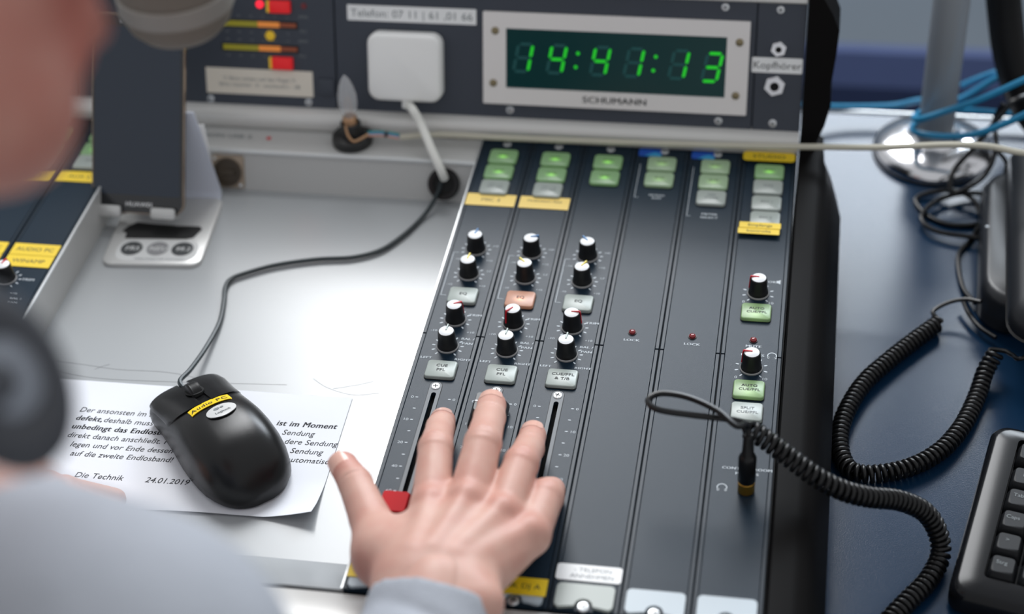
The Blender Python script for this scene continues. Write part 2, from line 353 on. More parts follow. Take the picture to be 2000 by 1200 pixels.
# ------------------------------------------------------------------ strip components (shared meshes)
def knob_meshes():
    K = {}
    K['knob'] = mesh('knob', MB().lathe([(.0069, .0011), (.0069, .002), (.0065, .0034), (.0061, .0054), (.0059, .0095), (.0057, .0126), (.0054, .0135), (.0049, .0138)], 40, flute=-.00016), 'knobblack', 30)
    K['skirt'] = mesh('skirt', MB().lathe([(.0074, 0), (.0074, .0008), (.0069, .0013), (.0062, .0013)], 36), 'knobring')
    K['cap'] = mesh('cap', MB().lathe([(.0050, .0132), (.0049, .0139), (.0036, .0144), (.0015, .0147), (.0003, .0148)], 28), 'capwhite')
    for c in ('pblue', 'pyellow', 'pred', 'pgrey'):
        mb = MB().box(-.00055, .00055, -.0004, .0052, .0141, .01525, .0002)
        if c == 'pred': mb.loft([[(-.00055, .0048, .0152), (.00055, .0048, .0152), (.00055, .0057, .0147), (-.00055, .0057, .0147)], [(-.00055, .0052, .013), (.00055, .0052, .013), (.00055, .0061, .013), (-.00055, .0061, .013)], [(-.0005, .0058, .0045), (.0005, .0058, .0045), (.0005, .0067, .0045), (-.0005, .0067, .0045)]])
        else: mb.box(-.00055, .00055, .0048, .0059, .0120, .01525, .0002)
        K[c] = mesh('pointer', mb, c)
    K['screw'] = mesh('screw', MB().lathe([(.0031, 0), (.0031, .0006), (.0026, .0011), (.001, .0013), (.0002, .00132)], 20), 'screw')
    K['cross'] = mesh('cross_recess', MB().box(-.0017, .0017, -.0004, .0004, .0010, .00142).box(-.0004, .0004, -.0017, .0017, .0010, .00143), 'recess')
    K['led'] = mesh('led', MB().lathe([(.0024, 0), (.0024, .0006), (.0021, .0014), (.0012, .002), (.0003, .0022)], 20), 'led')
    K['ledrim'] = mesh('rim', MB().lathe([(.0029, 0), (.0028, .0005), (.0024, .0005)], 20), 'ledrim')
    for nm in ('btn', 'btngreen', 'btngreenlow', 'btnamber', 'btnpale'):
        K['big'+nm] = mesh('button', MB().pad(.0198, .0165, .0022, 0, .0024, .0007), nm, 50)
        K['top'+nm] = mesh('button', MB().pad(.0212, .0172, .0028, 0, .0024, .0007), nm, 50)
    K['bighole'] = mesh('bezel', MB().pad(.0208, .0174, .0024, 0, .0003), 'gap')
    K['tophole'] = mesh('bezel', MB().pad(.022, .018, .003, 0, .0003), 'gap')
    n = 24; hw, y0, y1 = .0333, -.2262, -.2092
    notch = [(.0047*math.cos(a), .0047*math.sin(a)) for a in np.linspace(PI, 0, 10)]
    out = [(-hw/2, .003)]
    pts = []
    H = .0175
    for i in range(5): a = PI-.5*PI*i/4; pts.append((-hw/2+.003+.003*math.cos(a), H-.003+.003*math.sin(a)))
    for i in range(5): a = .5*PI-.5*PI*i/4; pts.append((hw/2-.003+.003*math.cos(a), H-.003+.003*math.sin(a)))
    for i in range(5): a = -.5*PI*i/4; pts.append((hw/2-.003+.003*math.cos(a), .003+.003*math.sin(a)))
    pts += [(.0052*math.cos(a), .0015+.0052*math.sin(a)) for a in np.linspace(0, PI, 9)]
    for i in range(5): a = -.5*PI-.5*PI*i/4; pts.append((-hw/2+.003+.003*math.cos(a), .003+.003*math.sin(a)))
    pts = pts[::-1]
    def wb(m_): return mesh('start_button', MB().prism(pts, 0, .0022), m_, 30)
    K['wide'] = wb('btnwhite'); K['widegreen'] = wb('btn')
    return K
K = knob_meshes()
def put_knob(par, x, y, colr, ang):
    k = obj('knob', K['knob'], None, par, (x, y, 0))
    obj('skirt', K['skirt'], None, k); obj('cap', K['cap'], None, k); obj('pointer', K[colr], None, k, rot=(0, 0, math.radians(ang)))
def put_screw(par, x, y, s=1):
    k = obj('screw', K['screw'], None, par, (x, y, 0)); k.scale = (s, s, s); obj('cross_recess', K['cross'], None, k, rot=(0, 0, random.random()*1.5))
def put_button(par, x, y, kind, m_, lines, size=.0036, ink='inkdark', top=.0026, dy=.001):
    k = obj('button', K[kind+m_], None, par, (x, y, 0.0003)); obj('bezel', K[kind+'hole'], None, k, (0, 0, -.0002))
    mb = MB()
    for i, l in enumerate(lines): text(mb, l, 0, dy+(len(lines)-1)*size*.55-i*size*1.2-size*.3, size, top-.0001, bold=1, sx=1.15)
    obj('lettering', mb, ink, k, smooth=0)
def put_tag(par, x, y, w_, h_, m_, lines, size, ink='inkdark', z=.0002, th=.0003, rot=0, r=.0006, dx=0):
    k = obj('label_tape', MB().pad(w_, h_, r, 0, th), m_, par, (x, y, z), (0, 0, rot)); mb = MB()
    for i, l in enumerate(lines): text(mb, l, dx, (len(lines)-1)*size*.55-i*size*1.15-size*.34, size, th+.0001, sx=1.1)
    obj('lettering', mb, ink, k, smooth=0); return k
def ticks(mb, x, y, n=11, a0=-140, a1=140, r=.0097):
    for i in range(n):
        a = math.radians(90-(a0+(a1-a0)*i/(n-1))); mb.ell(x+r*math.cos(a), y+r*math.sin(a), .0013, .00055, .00012, a)
def headphones_icon(mb, x, y, s):
    P = [(x+s*.8*math.cos(a), y+s*.8*math.sin(a)) for a in np.linspace(math.radians(235), math.radians(-55), 15)]
    for (ax, ay), (bx, by) in zip(P[:-1], P[1:]):
        dx, dy = bx-ax, by-ay; L = math.hypot(dx, dy); nx, ny = -dy/L*s*.09, dx/L*s*.09
        mb.add([(ax-nx, ay-ny, .00012), (bx-nx, by-ny, .00012), (bx+nx, by+ny, .00012), (ax+nx, ay+ny, .00012)], [(0, 1, 2, 3)])
    mb.ell(x-s*.62, y-s*.55, s*.22, s*.28, .00012); mb.ell(x+s*.62, y-s*.55, s*.22, s*.28, .00012)
def line2(mb, x0, y0, x1, y1, wd=.00035):
    dx, dy = x1-x0, y1-y0; L = math.hypot(dx, dy); nx, ny = -dy/L*wd/2, dx/L*wd/2
    mb.add([(x0-nx, y0-ny, .00012), (x1-nx, y1-ny, .00012), (x1+nx, y1+ny, .00012), (x0+nx, y0+ny, .00012)], [(0, 1, 2, 3)])
SLW, SY0, SY1 = .0016, -.190, -.0578
def strip(x0, label, fader, pitch=.04, upper=True):
    t = thing('channel_strip', label, 'channel strip', (x0, 0, 0), group='channel strips of the mixing console')
    P = pitch; mb = MB()
    if fader:
        mb.box(.0032, .02-SLW, SY0, SY1, -.003, 0); mb.box(.02+SLW, P-.0032, SY0, SY1, -.003, 0); mb.box(.0032, P-.0032, SY1, YT, -.003, 0); mb.box(.0032, P-.0032, YB, SY0, -.003, 0)
    else: mb.box(.0032, P-.0032, YB, YT, -.003, 0)
    obj('faceplate', mb, 'face', t, smooth=0)
    for xx in (.0004, P-.0029):
        for a, b in ((YB, -.0004), (.0004, YT)): obj('side_rail', MB().box(xx, xx+.0025, a, b, -.003, .0001, .0003), 'rail', t, smooth=0)
    return t
def fader_parts(t, cy, cm, yscrew=-.0522, hasnum=True):
    def stad(w_, ya, yb): return rrect(w_, yb-ya, w_/2, 6, .02, (ya+yb)/2)
    obj('fader_bezel', MB().ring2(stad(.0079, -.196, -.0476), stad(2*SLW, SY0, SY1), 0, .0004), 'bezel', t, smooth=0)
    obj('groove', MB().ring2(stad(.0086, -.1964, -.0472), stad(.0078, -.196, -.0476), 0, .00015), 'gap', t, smooth=0)
    obj('fader_slot', MB().box(.02-SLW, .02+SLW, SY0, SY1, -.0035, -.003), 'slotblack', t, smooth=0)
    put_screw(t, .02, yscrew)
    # cap: saddle-shaped
    k = obj('fader_cap', MB().loft([[(x*sx, y, z) for x, y in rrect(1, 1, .18, 3)] if 0 else [(x, y, z) for x, y in rrect(wx, wy, .0018, 3)] for sx, wx, wy, z in ((1, .0235, .0245, 0), (1, .0235, .0245, .002), (1, .019, .021, .0075), (1, .0165, .0175, .0125), (1, .0155, .016, .0138))]), cm, t, (.02, cy, .003), smooth=40)
    obj('stem', MB().box(-.0012, .0012, -.004, .004, -.006, .001), 'black', k)
    if cm != 'faderred': obj('index_line', MB().box(-.0078, .0078, -.0005, .0005, .0135, .0141), 'capwhite', k)
# ------------------------------------------------------------------ the six strips on the right
def mic_strip(i, label, angs, cue, cuetxt, eq, third, tagtxt, tagsize, cap_y, cap_m):
    t = strip(.04*i, label, True); mb = MB()
    for y, c, a in zip((.0932, .0648, .0153, -.0122), ('pblue', 'pyellow', 'pred', 'pgrey'), angs):
        put_knob(t, .02, y, c, a); ticks(mb, .02, y)
    text(mb, 'HF', .0335, .0975, .0026, .00012, sx=1.3); text(mb, 'LF', .0335, .069, .0026, .00012, sx=1.3)
    for y in (.0932, .0648): text(mb, '+10', .0315, y-.0125, .0024, .00012, sx=1.25); text(mb, '-10', .0085, y-.0125, .0024, .00012, sx=1.25)
    text(mb, 'TRIM', .0325, .0205, .0029, .00012, bold=1, sx=1.35); text(mb, '+10', .0325, .0026, .0026, .00012, sx=1.3); text(mb, '-10', .0075, .0026, .0026, .00012, sx=1.3)
    text(mb, 'BAL /', .0318, -.0043, .0029, .00012, bold=1, sx=1.3); text(mb, 'PAN', .0324, -.0090, .0029, .00012, bold=1, sx=1.3)
    text(mb, 'LEFT', .0076, -.0252, .0027, .00012, bold=1, sx=1.35); text(mb, 'RIGHT', .0322, -.0252, .0027, .00012, bold=1, sx=1.35)
    line2(mb, .0046, .041, .0046, .089); line2(mb, .0046, .089, .0085, .089); line2(mb, .0046, .041, .0085, .041)
    for k in range(9):
        y = -.0631-.0105*k; xl = .0097+.00049*k
        mb.ell(xl, y, .0011, .00045, .00012); mb.ell(.04-xl+.0008, y, .0011, .00045, .00012)
        if k % 2 == 0:
            s = ('0', '10', '20', '40', '60')[k//2]; text(mb, s, xl-.002, y-.0011, .0031, .00012, 'R', sx=1.2); text(mb, s, .04-xl+.0029, y-.0011, .0031, .00012, 'L', sx=1.2)
    obj('printed_legend', mb, 'print', t, smooth=0)['kind'] = 'stuff'
    put_button(t, .0205, .0396, 'big', eq, ['EQ'], .0036)
    put_button(t, .0205, -.037, 'big', 'btn', cuetxt, .0034)
    put_button(t, .0203, .2067, 'top', 'btngreen', ['PGM'], .003)
    put_button(t, .0203, .1866, 'top', 'btngreen', ['AUD'], .003)
    if third: put_button(t, .0203, .1671, 'top', 'btn', ['MIC 1 2', 'MIC OFF'], .0026, 'inkgrey')
    if tagtxt: put_tag(t, .02, .1529, .0368, .0142, 'tagamber', tagtxt, tagsize)
    put_screw(t, .0202, .2255)
    fader_parts(t, cap_y, cap_m)
    obj('start_button', K['wide'], None, t, (.0198, -.2268, .0002)); put_screw(t, .0198, -.2245, 1.15)
    return t
s1 = mic_strip(0, 'first fader strip beside the white tray, yellow MIC 3 tag and red fader cap', (-12, -8, -62, -4), 0, ['CUE', 'PFL'], 'btn', True, ['MIC 3'], .0052, -.171, 'faderred')
s2 = mic_strip(1, 'second fader strip with orange-lit EQ button under the middle finger', (-68, 42, 138, -4), 0, ['CUE', 'PFL'], 'btnamber', True, ['Moderation Gast', ''], .0034, -.080, 'faderblack')
s3 = mic_strip(2, 'third fader strip marked CUE/PFL and T/B, without a yellow tag at the top', (38, -28, -84, -4), 0, ['CUE/PFL', '& T/B'], 'btn', False, None, 0, -.176, 'fadergrey')
put_tag(s1, .0195, -.2135, .036, .0128, 'tagyellow', ['MIKRO'], .006, z=.0026)
put_tag(s2, .0195, -.2135, .036, .0128, 'tagyellow', ['MODERATION'], .005, z=.0026)
put_tag(s3, .0195, -.2152, .0365, .0128, 'tagyellow', ['MUSIK DJ A'], .0052, z=.0026)
def blank_strip(i, label, btns, extra, tagc, wide):
    t = strip(.04*i, label, False); mb = MB()
    k = obj('led', K['led'], None, t, (.0204, .0148, 0)); obj('rim', K['ledrim'], None, k); text(mb, 'LOCK', .0205, .0062, .003, .00012, bold=1, sx=1.3)
    line2(mb, .0046, .167 if i == 3 else .148, .0046, .209); line2(mb, .0046, .167 if i == 3 else .148, .0075, .167 if i == 3 else .148)
    for y, txt, size in extra: text(mb, txt, .0205, y, size, .00012, bold=1, sx=1.25)
    obj('printed_legend', mb, 'print', t, smooth=0)['kind'] = 'stuff'
    for y, m_, txt in btns: put_button(t, .0207, y, 'top', m_, txt, .0029, 'inkdark' if m_ != 'btn' else 'inkgrey')
    b = obj('label_tape', MB().pad(.0175, .0092, .002, 0, .0003), 'tagblue', t, (.0105, .2238, .0002)); obj('wave_print', MB().prism([(-.004, -.0043), (.0085, -.0044), (.0083, -.001), (.004, .001), (.0005, -.0005)], .0003, .0004), 'tagcyan', b, smooth=0)
    put_screw(t, .0212, .2262)
    obj('start_button', K['widegreen' if wide else 'wide'], None, t, (.0198, -.2268, .0002)); put_screw(t, .0198, -.2245, 1.15)
    return t
s4 = blank_strip(3, 'blank strip with a LOCK light and white TELEFON tag at its front', ((.2080, 'btngreenlow', ['PGM']), (.188, 'btngreenlow', ['AUD'])), ((.1695, 'MONO', .0028), (.166, 'SUM', .0028)), None, True)
s5 = blank_strip(4, 'blank strip with LOCK light, METER SELECT print and grey third button', ((.208, 'btngreenlow', ['PGM']), (.1885, 'btngreenlow', ['AUD']), (.1687, 'btn', ['OFF', 'MODE'])), ((.150, 'METER', .003), (.146, 'SELECT', .003)), None, False)
put_tag(s4, .0198, -.1993, .0378, .0122, 'tagwhite', ['- TELEFON', 'ANNEHMEN'], .0042, 'inkgrey', r=.002, dx=.002)
s6 = strip(.20, 'monitor strip at the right end with yellow STUDIO tag and two red-pointer knobs', False); mb = MB()
for y in (.0645, -.0122): put_knob(s6, .0208, y, 'pred', 86); ticks(mb, .0208, y, 9); text(mb, '0', .0115, y-.0107, .0032, .00012, sx=1.2); text(mb, '10', .0298, y-.0107, .0032, .00012, sx=1.2)
text(mb, 'MONITOR', .0228, .0767, .003, .00012, bold=1, sx=1.25); mb.add([(.0325, .0768, .00012), (.0338, .0768, .00012), (.0352, .0757, .00012), (.0352, .0805, .00012), (.0338, .0793, .00012), (.0325, .0793, .00012)], [(0, 1, 2, 3, 4, 5)])
text(mb, 'MUTE', .0207, .0084, .003, .00012, bold=1, sx=1.3); text(mb, 'PHONES', .0206, -.0003, .003, .00012, bold=1, sx=1.3); headphones_icon(mb, .0335, .0012, .0036)
text(mb, 'CONTROL ROOM', .0235, -.1055, .0029, .00012, bold=1, sx=1.25); text(mb, 'PHONES', .0238, -.1097, .0029, .00012, bold=1, sx=1.25); headphones_icon(mb, .0100, -.1215, .0036)
obj('printed_legend', mb, 'print', s6, smooth=0)['kind'] = 'stuff'
k = obj('led', K['led'], None, s6, (.0206, .0152, 0)); obj('rim', K['ledrim'], None, k)
put_button(s6, .0207, .0428, 'big', 'btnpale', ['AUTO', 'CUE/PFL'], .0031); put_button(s6, .0206, -.0345, 'big', 'btnpale', ['AUTO', 'CUE/PFL'], .0031); put_button(s6, .0206, -.0556, 'big', 'btn', ['SPLIT', 'CUE/PFL'], .0031, 'inkgrey')
for y, m_, txt in ((.2052, 'btngreen', ['PGM']), (.1858, 'btn', ['AUD']), (.1658, 'btn', ['EXT 1']), (.1466, 'btn', ['EXT 2'])): put_button(s6, .0208, y, 'top', m_, txt, .0029, 'inkdark' if m_ != 'btn' else 'inkgrey')
put_tag(s6, .0197, .2222, .0385, .0112, 'tagyellow', ['STUDIO'], .0062, r=.003, z=.0034)
put_tag(s6, .0178, .1367, .0292, .0066, 'tagyellow', ['Empfangs'], .0042, z=.0034); put_tag(s6, .0172, .1304, .0292, .0066, 'tagyellow', ['kontrolle'], .0042, z=.003)
put_screw(s6, .022, .2262); obj('start_button', K['wide'], None, s6, (.0198, -.2268, .0002)); put_screw(s6, .0198, -.2245, 1.15)
# left bank
def left_strip(j, label, tags):
    t = strip(LX-.0404*(j+1)-.0006, label, False); mb = MB()
    for y, txt in tags: put_tag(t, .0195, y, .0355, .0130, 'tagyellow', [txt], .0056)
    put_knob(t, .0115 if j == 0 else .02, .0262, 'pred', -10); ticks(mb, .0115 if j == 0 else .02, .0262)
    text(mb, 'TRIM', .027, .0262, .0033, .00012, bold=1, sx=1.25); text(mb, '+10', .0225, .010, .0028, .00012, sx=1.2); text(mb, 'BAL /', .026, .0045, .0029, .00012, bold=1, sx=1.25); text(mb, 'PAN', .0255, .0, .0029, .00012, bold=1, sx=1.25)
    obj('printed_legend', mb, 'print', t, smooth=0)['kind'] = 'stuff'
    put_button(t, .0203, .2067, 'top', 'btngreen', ['PGM'], .003); put_button(t, .0203, .1866, 'top', 'btngreen', ['AUD'], .003); put_button(t, .0203, .1700, 'top', 'btn', ['OFF'], .0028, 'inkgrey')
    put_screw(t, .0202, .2255)
left_strip(0, 'left-hand strip next to the tray wall with yellow AUDIO PC and WINAMP tags', ((.1525, 'AUX 2'), (.0610, 'AUDIO PC'), (.0475, 'WINAMP')))
left_strip(1, 'left-hand strip with yellow AUX 1 tag behind the face', ((.1525, 'AUX 1'), (.0610, 'TUNER PC'), (.0475, 'RADIO')))
left_strip(2, 'outermost left-hand strip hidden mostly by the blurred face', ((.1525, 'CD 2'), (.0610, 'CD')))
# ------------------------------------------------------------------ meter bridge (tilted upright behind the strips)
BTH = math.atan2(1, .326); BLOC = (0, .24, .015); BROT = (BTH, 0, 0)
br = thing('meter_bridge', 'grey upright meter bridge with aluminium rails behind the strips', 'meter bridge', BLOC, BROT)
obj('face_panel', MB().box(-.1160, .2045, 0, .0968, -.003, 0, .0004), 'panel', br); obj('face_panel', MB().box(.2053, .2408, 0, .0968, -.003, 0, .0004), 'panel', br)
obj('face_panel', MB().box(-.45, -.332, 0, .0968, -.003, 0, .0004), 'panel', br)
obj('body', MB().box(-.45, .2408, .001, .096, -.075, -.0035), 'panel', br)
BM = Matrix.Translation(BLOC) @ Matrix.Rotation(BTH, 4, 'X'); BI = BM.inverted()
rail = [(.2345, .0004), (.2298, .0006), (.2285, .003), (.2285, .0085), (.2300, .0118), (.2335, .0140), (.2400, .0150), (.2440, .0150), (.2440, .0004)]
obj('bottom_rail', MB().loft([[tuple(BI @ Vector((x, y, z))) for y, z in rail] for x in (-.45, .2408)]), 'alu', br, smooth=40)
obj('top_rail', MB().box(-.45, .2415, .0968, .1045, -.012, .0025, .0012), 'alu', br)
ck = [aty(u, v, .262) for u, v in ((1584, -12), (1598, -6), (1611, 8), (1627, 32), (1640, 60), (1634, 100), (1624, 150), (1624, 182), (1612, 215), (1598, 240), (1594, 255), (1604, 276), (1606, 300))]
pf = [(q[0], q[2]) for q in ck]; pf = [(.2415, pf[0][1])]+pf+[(.2415, pf[-1][1])]
obj('end_cheek', MB().loft([[tuple(BI @ Vector((x, y+(z-.06)*.3, z))) for x, z in pf] for y in (.252, .257, .285)]), 'cheek', br, smooth=60)
for x, y in ((.1812, .0922), (.2215, .0918), (.0205, .0064), (.1799, .0057), (.2205, .0058), (-.1, .0922)): put_screw(br, x, y, .95)
def jack(x, y, r, hexr):
    k = obj('headphone_jack', MB().lathe([(hexr, 0), (hexr, .0022)], 6), 'chrome', br, (x, y, 0), (0, 0, .3))
    obj('collar', MB().ring2([(r*math.cos(a), r*math.sin(a)) for a in np.linspace(0, 2*PI, 24, False)], [(r*.55*math.cos(a), r*.55*math.sin(a)) for a in np.linspace(0, 2*PI, 24, False)], .0021, .0042), 'chrome', k)
    obj('hole', MB().lathe([(r*.55, .0022), (r*.55, .0025)], 20), 'hole', k)
jack(.2217, .0629, .0042, .0058); jack(.2203, .0349, .0062, .0078)
put_tag(br, .2213, .0502, .0372, .0115, 'tagwhite', ['Kopfhörer'], .0076, r=.001)
put_tag(br, -.0556, .0772, .1005, .0120, 'tagwhite', ['Telefon: 07 11 | 61 ,01 66'], .0082, 'inkgrey', r=.0006)
# level meter module
lm = thing('level_meter_panel', 'dark level meter module with yellow-orange bars and red square lamps', 'level meter', BLOC, BROT)
obj('faceplate', MB().box(-.331, -.117, 0, .0968, -.003, 0.0002, .0004), 'panel', lm)
for y in (.0462, .0650):
    obj('meter_bar', MB().box(-.2065, -.1778, y-.0021, y+.0021, 0, .0008), 'baryellow', lm); obj('meter_bar', MB().box(-.1776, -.1602, y-.0021, y+.0021, 0, .0008), 'barorange', lm); obj('meter_bar', MB().box(-.16, -.1468, y-.0016, y+.0016, 0, .0008), 'bardim', lm)
    obj('bar_groove', MB().box(-.208, -.1455, y-.003, y+.003, 0, .0004), 'gap', lm)
for y, m_ in ((.0795, 'redlit'), (.0352, 'redlit')):
    k = obj('lamp', MB().pad(.0165, .0095, .001, 0, .004, .0008), m_, lm, (-.1588, y, 0)); obj('lamp_side', MB().box(-.0105, -.0086, -.0045, .0045, 0, .003), 'amberlamp', k)
obj('indicator', MB().lathe([(.003, 0), (.003, .001), (.002, .0022), (.0004, .0026)], 16), 'redhot', lm, (-.1752, .0806, 0)); obj('indicator', MB().lathe([(.0024, 0), (.002, .001), (.0004, .0014)], 16), 'reddim', lm, (-.1402, .0805, 0))
obj('indicator', MB().lathe([(.0042, 0), (.0042, .001), (.003, .0024), (.0004, .0028)], 6), 'amberlamp', lm, (-.168, .0563, 0))
mb = MB()
for x, y, s in ((-.1408, .0705, 'PPM'), (-.1415, .0595, 'VU'), (-.1418, .0515, 'PPM'), (-.143, .040, 'VU')): text(mb, s, x, y, .0036, .0004, sx=1.2)
for y in (.0525, .0397, .0712, .0585):
    for i in range(6): text(mb, ('-40', '-20', '-10', '-5', '0', '+5')[i], -.203+.0098*i, y-.001, .0026, .0004)
obj('printed_legend', mb, 'inkgrey', lm, smooth=0)['kind'] = 'stuff'
for x, y in ((-.2195, .0035), (-.1395, .0045), (-.126, .09)): put_screw(lm, x, y, .9)
k = put_tag(lm, -.1787, .0190, .0868, .0205, 'notewhite', ['!!! Bitte achten auf den Pegel !!!', 'Bitte maximal - 0 - aussteuern - dB'], .0042, 'inkgrey', rot=.0, z=.0004)
obj('slide_switch', MB().pad(.0125, .0135, .001, 0, .002, .0004), 'panel', lm, (-.1245, .0175, .0))
# clock
ckt = thing('digital_clock', 'digital studio clock in silver frame with green digits reading 14:41:13', 'clock', BLOC, BROT)
obj('frame', MB().ring2(rrect(.2002, .0710, .0006, 2, .1003, .0470), rrect(.1660, .0462, .0004, 2, .1008, .0473), 0, .003), 'clockframe', ckt, smooth=0)
obj('display', MB().box(.0175, .1841, .0240, .0706, .0001, .0010), 'display', ckt, smooth=0)
obj('lettering', text(MB(), 'SCHUMANN', .1004, .0157, .0068, .0032, bold=1, sx=1.25), 'inkdark', ckt, smooth=0)
for x, y in ((.0096, .0683), (.0081, .0278), (.193, .067), (.192, .0265)):
    k = obj('screw', MB().lathe([(.0029, .003), (.0029, .0036), (.0015, .0042), (.0002, .0043)], 16), 'brassscrew', ckt, (x, y, 0))
SEG = {'1': 'bc', '4': 'fgbc', '3': 'abgcd'}
def digit(cx, ch, cy=.0475):
    wd, ht, th, sh = .0110, .0212, .0022, .19
    def segpoly(s):
        a, b_ = wd/2, ht/2
        ends = {'a': ((-a, b_), (a, b_)), 'g': ((-a, 0), (a, 0)), 'd': ((-a, -b_), (a, -b_)), 'b': ((a, b_), (a, 0)), 'c': ((a, 0), (a, -b_)), 'f': ((-a, b_), (-a, 0)), 'e': ((-a, 0), (-a, -b_))}[s]
        (x0, y0), (x1, y1) = ends; L = math.hypot(x1-x0, y1-y0); dx, dy = (x1-x0)/L, (y1-y0)/L; g = th*.35; nx, ny = -dy*th/2, dx*th/2
        P = [(x0+dx*g, y0+dy*g), (x0+dx*(g+th/2)+nx, y0+dy*(g+th/2)+ny), (x1-dx*(g+th/2)+nx, y1-dy*(g+th/2)+ny), (x1-dx*g, y1-dy*g), (x1-dx*(g+th/2)-nx, y1-dy*(g+th/2)-ny), (x0+dx*(g+th/2)-nx, y0+dy*(g+th/2)-ny)]
        return [(x+sh*y, y) for x, y in P][::-1]
    for on in (1, 0):
        mb = MB()
        for s in 'abcdefg':
            if (s in SEG[ch]) == bool(on): mb.prism(segpoly(s), .0011, .0015 if on else .0012)
        if mb.v: obj('digit' if on else 'unlit_segments', mb, 'digit' if on else 'digitoff', ckt, (cx, cy, 0), smooth=0)
for cx, ch in ((.0308, '1'), (.0565, '4'), (.0896, '4'), (.1150, '1'), (.1487, '1'), (.1735, '3')): digit(cx, ch, .0478 if ch != '3' else .0468)
for x in (.0718, .1305):
    for dy in (.0053, -.0053): obj('colon_dot', MB().lathe([(.0014, .0011), (.0013, .0015)], 12), 'digit', ckt, (x+dy*.15, .0477+dy, 0))
# white square device with cable into the grommet
wd_ = thing('white_square_transmitter', 'white rounded square device stuck to the meter bridge with a white cable', 'device', BLOC, BROT)
obj('case', MB().pad(.0575, .0525, .0085, .0008, .013, .003, 6, -.0595, .0383), 'whiteplastic', wd_, smooth=50)
obj('cable_boot', MB().tube([(-.0588, .0125, .006), (-.0585, .006, .0065)], .0044, 12), 'whiteplastic', wd_)
gp = (-.0245, .1925, -.0125)
p0 = BM @ Vector((-.0585, .008, .0065)); pth = spline([tuple(p0), tuple(aty(806, 214, .2225)), aty(822, 242, .2160), aty(842, 290, .200), aty(860, 330, .190), (gp[0]+.001, gp[1]-.001, gp[2]+.002)], 8)
obj('cable', MB().tube([tuple(BI @ Vector(tuple(q))) for q in pth], .0034, 10), 'cablewhite', wd_)
gr = thing('cable_grommet', 'black round rubber grommet in the tray back wall', 'grommet', (-.0243, .1915, -.0158), (th_back-.25, 0, 0))
obj('flange', MB().lathe([(.0125, 0), (.0125, .001), (.0115, .002), (.0085, .0018), (.008, .0008)], 28), 'rubber', gr)
obj('hole', MB().lathe([(.0082, .0005), (.0082, .001)], 24), 'hole', gr)
# shelf print
mb = MB(); text(mb, 'ENON USB 2', -.2045, .2155, .0062, .0002, shear=-.2, bold=1, sx=1.2)
obj('printed_legend', mb, 'inkgrey', con, (0, 0, -DZ), smooth=0); obj('red_dot', MB().lathe([(.002, 0), (.002, .0003)], 14), 'pred', con, (-.168, .217, -DZ))
obj('screw', K['screw'], None, con, (-.222, .2215, -DZ))
# bulb in socket
bs = thing('bulb_socket_lamp', 'small clear candle bulb in a black lamp socket on the shelf', 'lamp', (-.1005, .2182, 0))
obj('socket', MB().lathe([(.0155, 0), (.0160, .002), (.0155, .0065), (.0145, .0075), (.0088, .0085), (.0078, .018), (.0068, .019), (.006, .012)], 28), 'socket', bs)
obj('bulb_base', MB().lathe([(.0052, .010)]+[(.0052+(.0005 if i % 2 else 0), .012+i*.0012) for i in range(10)]+[(.0048, .0245)], 20), 'copper', bs)
obj('glass', MB().lathe([(.0046, .0245), (.0062, .029), (.0076, .036), (.0074, .043), (.0056, .051), (.0032, .057), (.0008, .0605), (.0001, .0607)], 24), 'glass', bs)
obj('filament', MB().tube(spline([(-.0015, 0, .025), (-.002, 0, .036), (0, .0005, .04), (.002, 0, .036), (.0015, 0, .025)], 6), .0003, 5), 'copper', bs)
obj('terminal', MB().tube(spline([(-.002, -.007, .0195), (-.0002, -.0095, .013), (.004, -.0118, .009), (.0085, -.010, .0095), (.015, -.005, .0115)], 6), .0011, 6), 'copper', bs)
for m_, dz, dy in (('wireblue', .0, 0), ('wirepink', -.0012, -.0012), ('wireteal', .001, .001)):
    obj('wire', MB().tube(spline([(.014, -.004+dy, .0112+dz), (.022, -.001+dy, .010+dz), (.030, .0+dy, .0088+dz), (.0375, 0+dy, .0075+dz)], 6), .0008, 6), m_, bs)
obj('wire_tie', MB().tube([(.0265, -.0005, .0092), (.0285, -.0003, .0088)], .0025, 10), 'black', bs)
# beige cable across
pts = [(-.062, .2182, .0068)]+[aty(u, v, .221) for u, v in ((860, 263), (980, 269), (1150, 276), (1330, 282), (1480, 286), (1600, 287))]+[aty(1720, 288, .222), aty(1850, 283, .223), aty(1930, 286, .221), aty(2010, 300, .219), (.455, .235, .012), (.55, .262, .006), (.625, .29, -.035), (.66, .30, DZ+.0025), (.72, .32, DZ+.0025)]
tag(obj('beige_cable', MB().tube(spline(pts, 8), .0024, 8), 'beige'), 'beige cable running along the bridge rail and over the chrome base', 'cable')
